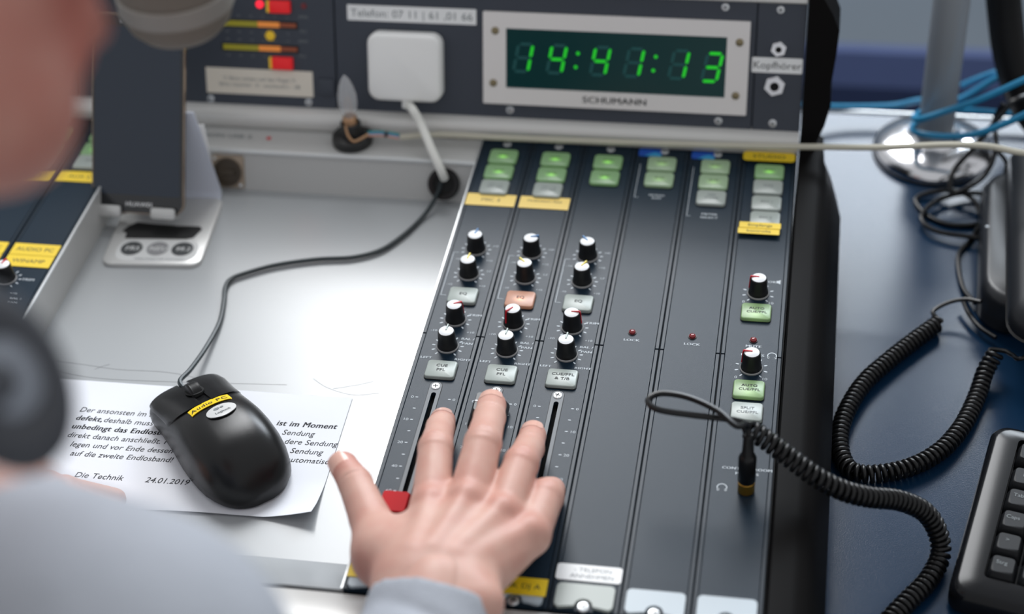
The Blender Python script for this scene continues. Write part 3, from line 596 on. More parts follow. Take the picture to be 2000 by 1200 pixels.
# ------------------------------------------------------------------ smartphone on stand
PH = Matrix.Translation((-.2499, .1307, -.015)) @ Matrix.Rotation(-.005, 4, 'Z') @ Matrix.Rotation(1.0456, 4, 'X')
ph = thing('smartphone', 'black smartphone with dark blank screen leaning upright on the stand', 'smartphone', PH.translation, PH.to_euler())
obj('body', MB().pad(.072, .1485, .0085, -.0068, -.0004, .001, 5, 0, .0745), 'phoneblack', ph, smooth=50)
obj('frame', MB().ring2(rrect(.0728, .1493, .0089, 5, 0, .0745), rrect(.0712, .1477, .0081, 5, 0, .0745), -.0045, -.0012), 'phoneedge', ph)
obj('screen', MB().pad(.0675, .1260, .0015, -.0006, -.00025, 0, 3, 0, .0770), 'screen', ph, smooth=0)
obj('bezel', MB().pad(.0712, .1477, .0081, -.0006, -.00035, 0, 5, 0, .0745), 'phoneblack', ph, smooth=0)
obj('lettering', text(MB(), 'HUAWEI', 0.001, .0055, .0044, -.0002, bold=1, sx=1.2), 'tagwhite', ph, smooth=0)
obj('camera_lens', MB().lathe([(.0012, -.0003), (.0011, -.0001)], 12), 'circlegrey', ph, (-.013, .1435, 0)); obj('earpiece', MB().box(-.006, .006, .1445, .1458, -.0004, -.0002), 'circledark', ph)
# stand
st = thing('phone_stand', 'bent aluminium phone stand with round stickers and black tape on its base', 'phone stand', (-.227, .086, TZ), (0, 0, .075))
obj('base', MB().pad(.0755, .084, .008, 0, .003, .0006, 5, 0, .042), 'standalu', st, smooth=50)
bend = [(.080, .0), (.0845, .0005), (.0885, .003), (.0905, .0065), (.0905, .03), (.0905, .058), (.0905, .078)]
obj('back_plate', MB().loft([[(sx_*(.0350-max(0, z-.004)*.13), y, z) for y, z in bend]+[(sx_*(.0350-max(0, z-.004)*.13), y-.0025, max(z, .001)+.001) for y, z in bend[::-1]] for sx_ in (-1, 1)]), 'standcard', st, smooth=60)
SI = (Matrix.Translation((-.227, .086, TZ)) @ Matrix.Rotation(.075, 4, 'Z')).inverted(); SP = SI @ PH
obj('cradle', MB().box(-.030, .030, .003, .085, -.0105, -.0072, .0006, M=SP), 'standalu', st)
obj('card', MB().box(.012, .031, .0908, .0913, .008, .066), 'whiteplastic', st)
for x in (-.0215, .0215): obj('lip_arm', MB().box(x-.0095, x+.0095, -.0025, -.0006, -.0105, .0036, .0006, M=SP), 'standalu', st)
for x in (-.0155, .0275): obj('lip', MB().pad(.019, .0085, .002, .0012, .0038, .0008, 4, x-.006, .0012, M=SP), 'standalu', st, smooth=50)
tp = obj('black_tape', MB().prism([(-.0285, .0455), (-.0315, .0395), (-.0275, .0375), (-.0270, .0310), (.0205, .0308), (.0255, .0325), (.0300, .0435), (.0270, .0465), (.010, .0470), (-.010, .0490), (-.0225, .0510)], .003, .0034), 'tape', st, smooth=0)
sk = obj('sticker', MB().pad(.062, .0255, .010, .003, .0032, 0, 5, .0015, .0165), 'sticker', st, smooth=0)
for x, m_, s in ((-.0185, 'circledark', 'FRS'), (.0015, 'circlegrey', 'NEU'), (.0205, 'circledark', '99.2')):
    k = obj('roundel', MB().lathe([(.0085, .0032), (.0085, .0033)], 28), m_, sk, (x, .0185, 0), smooth=0) if 0 else obj('roundel', MB().lathe([(.0083, .0032), (.0083, .0033)], 28), m_, st, (x, .0185, 0), smooth=0)
    obj('lettering', text(MB(), s, 0, -.0022, .0068 if len(s) < 4 else .0062, .0034, bold=1, shear=.15), 'sticker', k, smooth=0)
obj('lettering', text(MB(), 'FREIES RADIO FÜR STUTTGART'.replace('Ü', 'U'), .006, .0052, .0026, .0034, sx=1.05), 'inkgrey', sk, smooth=0)
# ------------------------------------------------------------------ microphone
mc = deep(358, -10, .95); mc0 = deep(357, 66, .95); Rm = .031
mi = thing('studio_microphone', 'large blurred grey-brown studio microphone head hanging at the top', 'microphone', tuple(mc0))
zz = .0
obj('grille', MB().lathe([(.002, -.001), (.012, .0), (.022, .0035), (.0275, .0095), (.0298, .016), (.0305, .021)], 36), 'mesh', mi)
obj('band', MB().lathe([(.0302, .0185), (.0313, .0190), (.0315, .0290), (.0309, .0298), (.030, .0300)], 36), 'micband', mi)
obj('upper_grille', MB().lathe([(.0300, .0300), (.0308, .031), (.0308, .065), (.031, .068), (.024, .0685)], 36), 'mesh', mi)
obj('body', MB().lathe([(.024, .0684), (.026, .072), (.026, .13), (.022, .17), (.010, .175)], 36), 'micband', mi)
obj('arm', MB().tube([(0, 0, .170), (0, .02, .30), (-.05, .25, .62)], .008, 10), 'polemetal', mi)
# ------------------------------------------------------------------ paper
px_ = thing('paper_note', 'white typed notice sheet lying on the tray under the mouse', 'paper', (-.1485, -.0965, TZ+.0003), (0, 0, .018))
NX, NY = 40, 24; V = []; F = []
def pz(x, y):
    z = .0003+.0005*math.sin(x*60)*math.sin(y*50+1)**2; c_ = max(0, (x-.074)/.033)*max(0, (-.022-y)/.035)
    return max(z+.007*c_**1.3+.002*max(0, (-.045-y)/.012)*max(0, x/.1), 0)+.0001
for j in range(NY+1):
    for i in range(NX+1):
        x = -.107+.214*i/NX; y = -.057+.114*j/NY
        z = pz(x, y)
        V.append((x, y, z))
for j in range(NY):
    for i in range(NX): a = j*(NX+1)+i; F.append((a, a+1, a+NX+2, a+NX+1))
top = MB().add(V, F); top.add([(x, y, z-.00015) for x, y, z in V], [q[::-1] for q in F])
obj('sheet', top, 'paper', px_, smooth=80)
mb = MB(); LH = .0082; x0 = -.0755; y0 = .0262; sz = .0066; z_ = .0011
def pt(s, x, row, bold=0): text(mb, s, x, y0-LH*row, sz, z_, 'L', bold, .22, sx=.98)
def adv(s, bold=0): return sum((GL[(bold, c)][2] if c != ' ' else .3) for c in s)*sz*.98
pt('Der ansonsten im Studio', x0, 0); pt('ist im Moment', .0615, 0, 1)
pt('defekt,', x0, 1, 1); pt('deshalb muss vor der', x0+adv('defekt, ', 1), 1); pt('Sendung', .0675, 1)
pt('unbedingt das Endlosband', x0, 2, 1); pt('dere Sendung', .071, 2)
pt('direkt danach anschließt. Man', x0, 3); pt('Sendung', .0770, 3)
pt('legen und vor Ende dessen weil', x0+.005, 4); pt('automatisch', .0775-.001, 4)
pt('auf die zweite Endlosband!', x0+.008, 5)
text(mb, 'Die Technik', -.0415, -.0338, sz, z_, 'C', 0, .22); text(mb, '24.01.2019', .0045, -.0338, sz, z_, 'C', 0, .22, sx=1.0)
mb.v = [(x, y, pz(x, y)+.00012) for x, y, z in mb.v]
o = obj('lettering', mb, 'ink', px_, smooth=0); o['kind'] = 'stuff'
# ------------------------------------------------------------------ mouse
mo = thing('computer_mouse', 'black corded computer mouse with yellow Audio PC tag on the notice sheet', 'computer mouse', (-.1120, -.0990, TZ+.0015), (0, 0, math.radians(133-90)))
# local: +y front, x right, length .112
def mouse_w(s):   # s 0 rear .. 1 front : half width
    return float(np.interp(s, [0, .008, .02, .035, .055, .08, .11, .16, .25, .45, .65, .82, .95, 1], [.006, .0100, .0136, .0168, .0199, .0226, .0250, .0278, .0305, .0315, .0295, .0285, .0290, .0280]))
def mouse_h(s): return float(np.interp(s, [0, .008, .02, .04, .07, .12, .19, .28, .45, .6, .75, .9, .97, 1], [.007, .0095, .0125, .0165, .0212, .0268, .0318, .0352, .0368, .0338, .0280, .0205, .0165, .0138]))
ML = .112
def mshell(s, a, k=1.0):  # a 0..pi across, right to left
    wv = mouse_w(s)*k; h = mouse_h(s)*k; e = .62
    cx = math.copysign(abs(math.cos(a))**e, math.cos(a)); sz_ = abs(math.sin(a))**.8
    bow = .006*(1-(2*a/PI-1)**2)*max(0, (s-.75)/.25)      # curved front edge
    return (wv*cx, (s-.5)*ML+bow, .0035+(h-.0035)*sz_)
S_ = [0, .008, .02, .035, .055, .08, .11, .15, .22, .3, .4, .5, .58, .64, .70, .76, .82, .88, .93, .97, 1]
A_ = [PI*i/24 for i in range(25)]
rings = [[mshell(s, a) for a in A_]+[(-mouse_w(s)*.93, (s-.5)*ML, .0008), (mouse_w(s)*.93, (s-.5)*ML, .0008)] for s in S_]
obj('shell', MB().loft([[q for q in r] for r in rings][::-1]), 'mouseblack', mo, smooth=55)
# buttons: two raised plates over the front
for sgn in (-1, 1):
    V = []; F = []; ns, na = 10, 8
    for i in range(ns+1):
        for j in range(na+1):
            a0, a1 = (PI*.5-.035, PI*.165) if sgn > 0 else (PI*.5+.035, PI*.835)
            a = a0+(a1-a0)*j/na; ss = .66+.06*(j/na)**2*1.3; s = ss+(1.004-ss)*i/ns
            x, y, z = mshell(min(s, 1), a); V.append((x*1.0, y+(.0012 if i == ns else 0), z+.0011))
    n0 = len(V); V += [(x, y, z-.002) for x, y, z in V]
    for i in range(ns):
        for j in range(na): a = i*(na+1)+j; q = (a, a+1, a+na+2, a+na+1); F.append(q); F.append(tuple(n0+t_ for t_ in q[::-1]))
    for i in range(ns): a = i*(na+1); F.append((a, a+na+1, n0+a+na+1, n0+a)); b_ = a+na; F.append((b_, n0+b_, n0+b_+na+1, b_+na+1))
    for j in range(na): F.append((j, n0+j, n0+j+1, j+1)); b_ = ns*(na+1)+j; F.append((b_, b_+1, n0+b_+1, n0+b_))
    obj('mouse_button', MB().add(V, F), 'mouseblack', mo, smooth=50)
zw = mouse_h(.83); yw = (.83-.5)*ML+.002
ho = obj('wheel_well', MB().lathe([(.0068, 0), (.0068, .0006)], 24), 'hole', mo, (0, yw, zw+.0014), (-.42, 0, 0)); ho.scale = (.9, 1.35, 1)
wl = obj('scroll_wheel', MB().lathe([(.0072, -.0040), (.0082, -.0034)]+[(.0085-(.0003 if i % 2 else 0), -.0028+i*.0011) for i in range(6)]+[(.0082, .0034), (.0072, .0040)], 28), 'mousegloss', mo, (0, yw, zw-.0012), (0, PI/2, 0))
# yellow tag, logo oval on shell surface
def onshell(x, y, lift):
    s = y/ML+.5; wv = mouse_w(s); c = max(-1, min(1, x/wv)); ca = math.copysign(abs(c)**(1/.62), c); a = math.acos(max(-1, min(1, ca)))
    q = mshell(s, a); return (x, y, q[2]+lift)
def drape(poly_fn, nx, ny, lift):
    V = []; F = []
    for j in range(ny+1):
        for i in range(nx+1): V.append(onshell(*poly_fn(i/nx, j/ny), lift))
    n0 = len(V); V += [(x, y, z-.0006) for x, y, z in V]
    for j in range(ny):
        for i in range(nx): a = j*(nx+1)+i; q = (a, a+1, a+nx+2, a+nx+1); F.append(q); F.append(tuple(n0+t_ for t_ in q[::-1]))
    return MB().add(V, F)
def tagf(u, v): x = -.0145+.0285*u; return (x, .0088+.0078*v+.0018*(1-((x)/.0145)**2))
yt = obj('label_tape', drape(tagf, 12, 3, .0007), 'tagyellow', mo, smooth=60)
mb = text(MB(), 'Audio PC', -.0005, 0, .0052, 0, sx=1.15, sp=1.12); mb.v = [onshell(x, .0105+y+.0018*(1-(x/.0145)**2), .00095) for x, y, z in mb.v]; obj('lettering', mb, 'ink', yt, smooth=0)
def oval(u, v): r = v; a = 2*PI*u; return (.0025+.0102*r*math.cos(a), .0005+.0068*r*math.sin(a))
ov = obj('logo_oval', drape(oval, 24, 4, .0007), 'standalu', mo, smooth=60)
mb = text(MB(), 'Logitech', .0025, -.0022, .0029, 0, bold=1); mb.ell(.0005, .0036, .0022, .0013, 0); mb.ell(.0042, .0036, .0013, .0009, 0); mb.v = [onshell(x, y, .0009) for x, y, z in mb.v]; obj('logo_print', mb, 'inkgrey', ov, smooth=0)
MM = Matrix.Translation((-.1120, -.0990, TZ+.0015)) @ Matrix.Rotation(math.radians(43), 4, 'Z'); MI_ = MM.inverted()
pts = [MM @ Vector((0, .056, .0135)), MM @ Vector((0, .066, .0145))]+[Vector(at(u, v, z)) for u, v, z in ((372, 722, -.018), (402, 680, -.024), (428, 632, -.0275), (437, 590, -.0275), (440, 562, -.0275), (452, 545, -.0275), (480, 534, -.0275), (540, 518, -.0275), (620, 507, -.0275), (690, 503, -.0275), (745, 488, -.0275), (790, 458, -.0275), (822, 428, -.0275), (842, 402, -.024))]+[Vector((-.0275, .1875, -.0185)), Vector((-.0262, .1915, -.0140))]
obj('cable', MB().tube([tuple(MI_ @ Vector(tuple(q))) for q in spline([tuple(q) for q in pts], 8)], .0017, 8), 'cordgreen', mo)
# ------------------------------------------------------------------ coiled cords
def coil(cl, R, wr, pitch, seg=14, lead0=True):
    C = np.array(spline(cl, 24)); L = np.concatenate([[0], np.cumsum(np.linalg.norm(np.diff(C, axis=0), axis=1))])
    n = int(L[-1]/pitch*seg); s = np.linspace(0, L[-1], n); P = np.stack([np.interp(s, L, C[:, i]) for i in range(3)], 1)
    T = np.gradient(P, axis=0); T /= np.linalg.norm(T, axis=1)[:, None]; u = np.cross(T[0], [0, 0, 1.]); u /= np.linalg.norm(u); out = []
    for i in range(n):
        u = u-T[i]*np.dot(u, T[i]); u /= np.linalg.norm(u); w_ = np.cross(T[i], u); a = 2*PI*s[i]/pitch
        out.append(P[i]+R*(math.cos(a)*u+math.sin(a)*w_))
    return out
jx, jy = .2245, -.1228
hc = thing('headphone_cord', 'black coiled headphone cord plugged into the right strip with a gold plug', 'cord', (jx, jy, 0))
def rel(P, o): return [tuple(np.array(q)-np.array(o)) for q in P]
HO = (jx, jy, 0)
obj('plug_collar', MB().lathe([(.0045, .0005), (.0052, .001), (.0052, .0085), (.0046, .009)], 24), 'gold', hc)
obj('plug_tip', MB().lathe([(.0048, -.0001), (.0048, .0012)], 20), 'black', hc)
obj('plug_body', MB().lathe([(.0050, .0088), (.0054, .0095), (.0054, .028), (.0046, .030), (.0036, .0315), (.0031, .045), (.0022, .047)], 24), 'rubber', hc)
lead = [(jx, jy, .046), (jx-.0015, jy+.0015, .053)]+[at(u, v, z) for u, v, z in ((1437, 832, .058), (1402, 803, .059), (1345, 777, .060), (1292, 769, .060), (1266, 782, .059), (1284, 800, .058), (1350, 811, .056), (1420, 819, .052), (1450, 826, .049))]
cl = [at(u, v, z) for u, v, z in ((1462, 838, .043), (1500, 862, .036), (1550, 900, .027), (1600, 936, .018), (1650, 960, .008), (1700, 972, -.003), (1755, 978, -.016), (1805, 1000, -.033), (1832, 1042, -.050), (1836, 1088, -.061), (1812, 1135, -.0632), (1770, 1178, -.0632), (1730, 1222, -.0632), (1700, 1270, -.0632))]
co = coil(cl, .0050, .0017, .0043)
sp0 = spline(lead+[tuple(co[0]*.35+np.array(lead[-1])*.65)], 8)
obj('straight_lead', MB().tube(rel(sp0, HO)+rel(co[:1], HO), .0019, 8), 'rubber', hc)
obj('coil', MB().tube(rel(co, HO), .0018, 6), 'rubber', hc, smooth=80)
# ------------------------------------------------------------------ telephone (right edge)
TO = (.405, .17, DZ)
te = thing('desk_telephone', 'dark grey desk telephone with smooth handset at the right edge', 'telephone', TO, (0, 0, -.05))
def rloft(specs, w_, h_, r, cx=0, cy=0, n=6): return [[(x, y, z) for x, y in rrect(w_-2*i, h_-2*i, r, n, cx, cy)] for i, z in specs]
obj('base', MB().loft(rloft(((.004, .001), (0, .004), (0, .026), (.002, .031), (.006, .033)), .200, .165, .026, .072, .030)), 'phonebase', te, smooth=60)
hs = obj('handset', MB().loft([[(x, y, z+.010*(1-((y-.0)/.11)**2)) for x, y in rrect(.066-2*i, .222-2*i, .020, 6, .0225, .008)] for i, z in ((.006, .030), (0, .036), (-.001, .044), (.001, .050), (.006, .0545), (.014, .057), (.024, .0575))]), 'handset', te, smooth=60)
obj('seam', MB().loft([[(x, y, z+.010*(1-(y/.11)**2)) for x, y in rrect(.066-2*i, .222-2*i, .020, 6, .0225, .008)] for i, z in ((-.0004, .0375), (-.0016, .0385), (-.0004, .0395))], False, False), 'black', hs)
obj('marker', MB().pad(.004, .0022, .0006, .0308, .0325, 0, 3, -.0235, .035), 'print', te)
for i in range(4):
    for j in range(3): obj('key', MB().pad(.016, .013, .003, .032, .037, .001, 3, .092+.022*j, -.05+.019*i), 'keyblack', te)
TM = Matrix.Translation(TO) @ Matrix.Rotation(-.05, 4, 'Z'); TI = TM.inverted()
tl = [at(u, v, z) for u, v, z in ((1946, 688, -.050), (1925, 725, -.058), (1908, 775, -.0632), (1880, 832, -.0632), (1838, 880, -.0632), (1780, 912, -.0632), (1715, 926, -.0632), (1668, 922, -.0632), (1645, 895, -.0632), (1640, 850, -.0632), (1655, 800, -.0632), (1688, 748, -.0632), (1735, 705, -.0632), (1790, 662, -.0632), (1832, 632, -.0632))]
tco = coil(tl, .0048, .0017, .0042)
def tt(P): return [tuple(TI @ Vector(tuple(q))) for q in P]
obj('cord', MB().tube(tt(tco), .0018, 6), 'rubber', te, smooth=80)
obj('cord_lead', MB().tube(tt(spline([tuple(tco[-1]), at(1822, 610, -.058), at(1850, 592, -.056), at(1885, 585, -.054), at(1915, 590, -.052)], 8)), .0016, 8), 'rubber', te)
obj('cord_lead', MB().tube(tt(spline([tuple(tco[0]), at(1962, 686, -.049), at(1978, 694, -.047), at(1998, 700, -.042), (.425, .080, -.0355)], 8)), .0016, 8), 'rubber', te)
# loose black cables beside the telephone
def loose(pts, r, m_, label, name='black_cable', n=8, cat='cable'): return tag(obj(name, MB().tube(spline(pts, n), r, 8), m_), label, cat)
zc = DZ+.0022
loose([at(u, v, z) for u, v, z in ((1905, 592, zc+.004), (1880, 560, zc), (1872, 500, zc), (1895, 470, zc), (1915, 430, zc), (1900, 390, zc+.004), (1860, 372, zc+.006), (1810, 378, zc+.002), (1788, 392, zc), (1810, 420, zc), (1850, 438, zc), (1900, 440, zc), (1935, 430, zc))], .0019, 'rubber', 'thin black cable looped in front of the chrome base')
loose([at(u, v, z) for u, v, z in ((1945, 384, zc+.004), (1900, 377, zc+.003), (1850, 384, zc+.004), (1812, 405, zc+.004), (1800, 430, zc+.004), (1830, 452, zc+.003), (1890, 462, zc+.004), (1925, 466, zc+.004))], .0019, 'rubber', 'second black cable loop lying lower beside the telephone')
loose([at(u, v, z) for u, v, z in ((1855, 375, zc+.012), (1862, 335, zc+.02), (1905, 285, zc+.03), (1955, 225, zc+.05), (1985, 195, zc+.06), (2040, 180, zc+.06))], .0023, 'rubber', 'black cable rising past the chrome base towards the corrugated hose')
loose([at(u, v, z) for u, v, z in ((1960, 202, zc+.055), (1943, 235, zc+.04), (1945, 290, zc+.03), (1925, 340, zc+.018), (1885, 370, zc+.012), (1862, 378, zc+.010))], .0021, 'rubber', 'black cable arching down from the hose over the base rim')
loose([at(u, v, z) for u, v, z in ((1925, 282, zc+.03), (1950, 298, zc+.028), (1965, 318, zc+.02), (1962, 345, zc+.008), (1960, 372, zc+.004))], .0018, 'rubber', 'short black cable dropping behind the telephone')
loose([at(u, v, z) for u, v, z in ((1880, 585, zc+.006), (1892, 612, zc+.004), (1915, 640, zc+.004), (1945, 660, zc+.004))], .0018, 'rubber', 'black cable end curling under the telephone base')
# ------------------------------------------------------------------ keyboard
KO = (.3470, -.1430, DZ); KR = -math.radians(12.7)
kb = thing('computer_keyboard', 'black glossy-framed computer keyboard in the lower right corner', 'keyboard', KO, (0, 0, KR))
KW, KD = .318, .150
out = rrect(KW, KD, .010, 4, KW/2, KD/2); 
obj('frame', MB().loft([[(x, y, z+.006*y/KD) for x, y in rrect(KW-2*i, KD-2*i, .010, 5, KW/2, KD/2)] for i, z in ((.003, .001), (0, .004), (0, .014), (.002, .018), (.005, .0195))]+[[(x, y, .0195+.006*y/KD) for x, y in rrect(KW-.036, KD-.030, .003, 5, KW/2, KD/2+.003)], [(x, y, .0135+.006*y/KD) for x, y in rrect(KW-.036, KD-.030, .003, 5, KW/2, KD/2+.003)]]), 'glossblack', kb, smooth=40)
obj('foot_strip', MB().box(.03, KW-.03, .004, .010, 0, .002), 'gold', kb, label='thin tan edge under the front of the keyboard')
keym = mesh('key', MB().loft([[(x, y, z) for x, y in rrect(w_, h_, .0022, 3, 0, dy)] for w_, h_, dy, z in ((.0178, .0178, 0, 0), (.0176, .0176, 0, .002), (.0138, .0142, .0007, .0072), (.0128, .0132, .0008, .0078))]), 'keyblack', 40)
LEG = ['Strg', '>', 'Caps', 'Tab', '|', 'Esc']
for r in range(6):
    for c in range(15):
        x = .0275+.0188*c; y = .0275+.0190*r+(.003 if r == 5 else 0)
        k = obj('key', keym, None, kb, (x, y, .0145+.006*y/KD))
        if c < 3: obj('lettering', text(MB(), [LEG[r], 'YAQ1F'[max(0, min(4, r-1))] if r else 'Win', 'XSW2F'[max(0, min(4, r-1))] if r else 'Alt'][c], -.001, .001, .0042, .0080), 'inkgrey', k, smooth=0)
# ------------------------------------------------------------------ pole with chrome base
lb = at(1822, 297, DZ)
lp = thing('pole_stand', 'grey metal pole on a round polished chrome base', 'stand', tuple(lb))
obj('base', MB().lathe([(.0475, 0), (.048, .003), (.0472, .006), (.043, .009), (.034, .0125), (.024, .0145), (.018, .0155), (.017, .017)], 48), 'chrome', lp, smooth=60)
obj('rubber_ring', MB().lathe([(.0485, 0), (.0488, .002), (.048, .0025)], 48), 'black', lp)
obj('pole', MB().lathe([(.0142, .0155), (.0142, .62), (.013, .622)], 32), 'polemetal', lp)
obj('collar', MB().lathe([(.0165, .0155), (.0165, .022), (.0148, .024)], 32), 'polemetal', lp)
# blue cables
B = lambda u, v, y: aty(u, v, y)
def blue(pts, label): tag(obj('blue_cable', MB().tube(spline(pts, 10), .0027, 8), 'cableblue'), label, 'cable', 'blue network cables behind the desk')
blue([aty(1560, 206, .375), aty(1640, 209, .385), aty(1740, 207, .39), aty(1800, 196, .39), aty(1870, 195, .395), aty(1952, 150, .40), aty(2040, 118, .40)], 'pale blue cable along the back edge of the desk')
blue([aty(1878, 168, .41), aty(1915, 152, .41), aty(1960, 138, .41), aty(2040, 125, .42)], 'short blue cable highest beside the pole')
blue([aty(1830, 196, .388), aty(1800, 218, .352), aty(1785, 230, .326), aty(1800, 232, .316), aty(1850, 216, .314), aty(1920, 192, .312), aty(2000, 156, .31), aty(2060, 128, .31)], 'blue cable crossing in front of the pole, upper one')
blue([aty(1790, 238, .36), aty(1782, 252, .325), aty(1800, 262, .312), aty(1850, 267, .308), aty(1905, 262, .305), aty(1960, 243, .302), aty(2010, 220, .30), aty(2060, 195, .30)], 'blue cable wrapped low around the front of the pole')
blue([aty(1855, 212, .385), aty(1900, 216, .387), aty(1960, 222, .39), aty(2040, 226, .39)], 'pale blue cable lying flat on the desk edge right of the pole')
# corrugated hose
hp_ = [aty(u, v, y) for u, v, y in ((1952, -160, .40), (1956, -60, .40), (1962, 20, .395), (1972, 100, .385), (1990, 165, .375), (2020, 225, .365), (2070, 275, .36))]
C = spline(hp_, 10); rr = [.0125 if i % 4 else .0118 for i in range(len(C))]
hs_ = thing('cable_hose', 'thick black segmented cable hose hanging at the top right corner', 'hose', tuple(C[-1]))
obj('tube', MB().tube(rel(C, C[-1]), .0128, 14), 'hose', hs_, smooth=60)
for i in range(2, len(C)-2, 3):
    d_ = (C[i+1]-C[i-1]); d_ /= np.linalg.norm(d_); obj('ring', MB().tube(rel([C[i]-d_*.0062, C[i]-d_*.0055, C[i]+d_*.0055, C[i]+d_*.0062], C[-1]), [.0128, .0140, .0140, .0128], 14), 'hose', hs_)
# ------------------------------------------------------------------ person: signed-distance modelling, turned into one surface
def nets(Fd, o, h):
    nx, ny, nz = Fd.shape; ins = Fd < 0; cnt = np.zeros((nx-1, ny-1, nz-1), np.int8)
    cs = [(i, j, k) for i in (0, 1) for j in (0, 1) for k in (0, 1)]
    sl = lambda A, c: A[c[0]:nx-1+c[0], c[1]:ny-1+c[1], c[2]:nz-1+c[2]]
    for c in cs: cnt += sl(ins, c)
    act = (cnt > 0) & (cnt < 8); I = np.argwhere(act); idx = -np.ones(act.shape, np.int64); idx[act] = np.arange(len(I))
    pos = np.zeros((len(I), 3)); n = np.zeros(len(I))
    for a in cs:
        for ax in range(3):
            if a[ax] == 0:
                b_ = list(a); b_[ax] = 1; fa = Fd[I[:, 0]+a[0], I[:, 1]+a[1], I[:, 2]+a[2]]; fb = Fd[I[:, 0]+b_[0], I[:, 1]+b_[1], I[:, 2]+b_[2]]
                cr = (fa < 0) != (fb < 0); t_ = np.where(cr, fa/np.where(fa == fb, 1, fa-fb), 0); q = np.array(a, float)[None, :].repeat(len(I), 0); q[:, ax] += t_
                pos += q*cr[:, None]; n += cr
    V = np.array(o)+h*(I+pos/n[:, None]); Q = []
    for ax in range(3):
        s0 = [slice(1, -1)]*3; s1 = [slice(1, -1)]*3; s0[ax] = slice(0, -1); s1[ax] = slice(1, None)
        A0 = ins[tuple(s0)]; A1 = ins[tuple(s1)]; E = np.argwhere(A0 != A1); sg = A0[tuple(E.T)]
        base = E+1; base[:, ax] -= 1; b1, b2 = [(1, 2), (2, 0), (0, 1)][ax]
        def ci(d1, d2): q = base.copy(); q[:, b1] -= d1; q[:, b2] -= d2; return idx[q[:, 0], q[:, 1], q[:, 2]]
        q = np.stack([ci(1, 1), ci(0, 1), ci(0, 0), ci(1, 0)], 1); q[~sg] = q[~sg][:, ::-1]; Q.append(q)
    Q = np.concatenate(Q); Q = Q[(Q >= 0).all(1)]; return V, Q
class SDF:
    def __init__(s, lo, hi, h):
        s.lo = np.array(lo, float); s.h = h; s.n = np.ceil((np.array(hi)-s.lo)/h).astype(int)+1; s.F = np.full(s.n, .05, np.float32)
    def _blk(s, lo, hi):
        a = np.clip(np.floor((lo-s.lo)/s.h).astype(int), 0, s.n); b = np.clip(np.ceil((hi-s.lo)/s.h).astype(int)+1, 0, s.n)
        if (b <= a).any(): return None, None
        g = np.meshgrid(*[s.lo[i]+s.h*np.arange(a[i], b[i]) for i in range(3)], indexing='ij'); return tuple(slice(a[i], b[i]) for i in range(3)), np.stack(g, -1).astype(np.float32)
    def _put(s, sl, d, k):
        f = s.F[sl]
        if k > 0: hh = np.clip(.5+.5*(f-d)/k, 0, 1); s.F[sl] = f*(1-hh)+d*hh-k*hh*(1-hh)
        else: s.F[sl] = np.minimum(f, d)
    def cone(s, a, b, ra, rb, k=.004, flat=None):
        a = np.array(a, float); b = np.array(b, float); m_ = max(ra, rb)*1.3+k+4*s.h+.004; sl, P = s._blk(np.minimum(a, b)-m_, np.maximum(a, b)+m_)
        if sl is None: return
        ba = b-a; pa = P-a.astype(np.float32); t_ = np.clip((pa@ba.astype(np.float32))/max(ba@ba, 1e-12), 0, 1); q = pa-t_[..., None]*ba.astype(np.float32)
        if flat is not None:       # squash along a direction
            nrm, fac = flat; nrm = np.array(nrm, float)/np.linalg.norm(nrm); c = q@nrm.astype(np.float32); q = q+(c*(1/fac-1))[..., None]*nrm.astype(np.float32)
        s._put(sl, np.linalg.norm(q, axis=-1)-(ra+(rb-ra)*t_), k)
    def ball(s, c, r, k=.004, frame=None):   # ellipsoid, frame = 3 axes
        c = np.array(c, float); r = np.array(r if hasattr(r, '__len__') else (r, r, r), float); m_ = r.max()+k+4*s.h+.004; sl, P = s._blk(c-m_, c+m_)
        if sl is None: return
        q = P-c.astype(np.float32)
        if frame is not None: q = q@np.array(frame, np.float32).T
        k0 = np.linalg.norm(q/r.astype(np.float32), axis=-1); k1 = np.linalg.norm(q/(r*r).astype(np.float32), axis=-1); s._put(sl, k0*(k0-1)/(k1+1e-9), k)
    def dent(s, c, t_, w_, rad, amp, nrm=None):    # groove across direction t at c
        c = np.array(c, float); t_ = np.array(t_, float)/np.linalg.norm(t_); sl, P = s._blk(c-rad*1.6, c+rad*1.6)
        if sl is None: return
        q = P-c.astype(np.float32); a = q@t_.astype(np.float32); r2 = (q**2).sum(-1)
        mask = np.exp(-r2/(rad*rad)*1.2)
        s.F[sl] += (amp*np.exp(-(a/w_)**2)*mask).astype(np.float32)
    def cut(s, p, n_):
        g = np.meshgrid(*[s.lo[i]+s.h*np.arange(s.n[i]) for i in range(3)], indexing='ij'); d_ = sum((g[i]-p[i])*n_[i] for i in range(3)); s.F = np.maximum(s.F, d_.astype(np.float32))
    def mesh(s): return nets(s.F, s.lo, s.h)
A3 = lambda *a: np.array(at(*a))
Wr = np.array([.0665, -.264, .046])
J = {   # finger joints of the right hand
 'index': [A3(843, 988, .043), A3(851, 876, .046), A3(860, 836, .0265), A3(864, 824, .0150)],
 'middle': [A3(914, 980, .047), A3(943, 866, .053), A3(956, 816, .0385), A3(960, 793, .0280)],
 'ring': [A3(982, 1006, .043), A3(1018, 905, .044), A3(1033, 876, .0265), A3(1040, 852, .0155)],
 'little': [A3(1035, 1046, .036), A3(1066, 970, .033), A3(1072, 962, .018), A3(1078, 958, .009)],
 'thumb': [A3(752, 1085, .036), A3(722, 1012, .035), A3(694, 945, .036), A3(672, 912, .036)]}
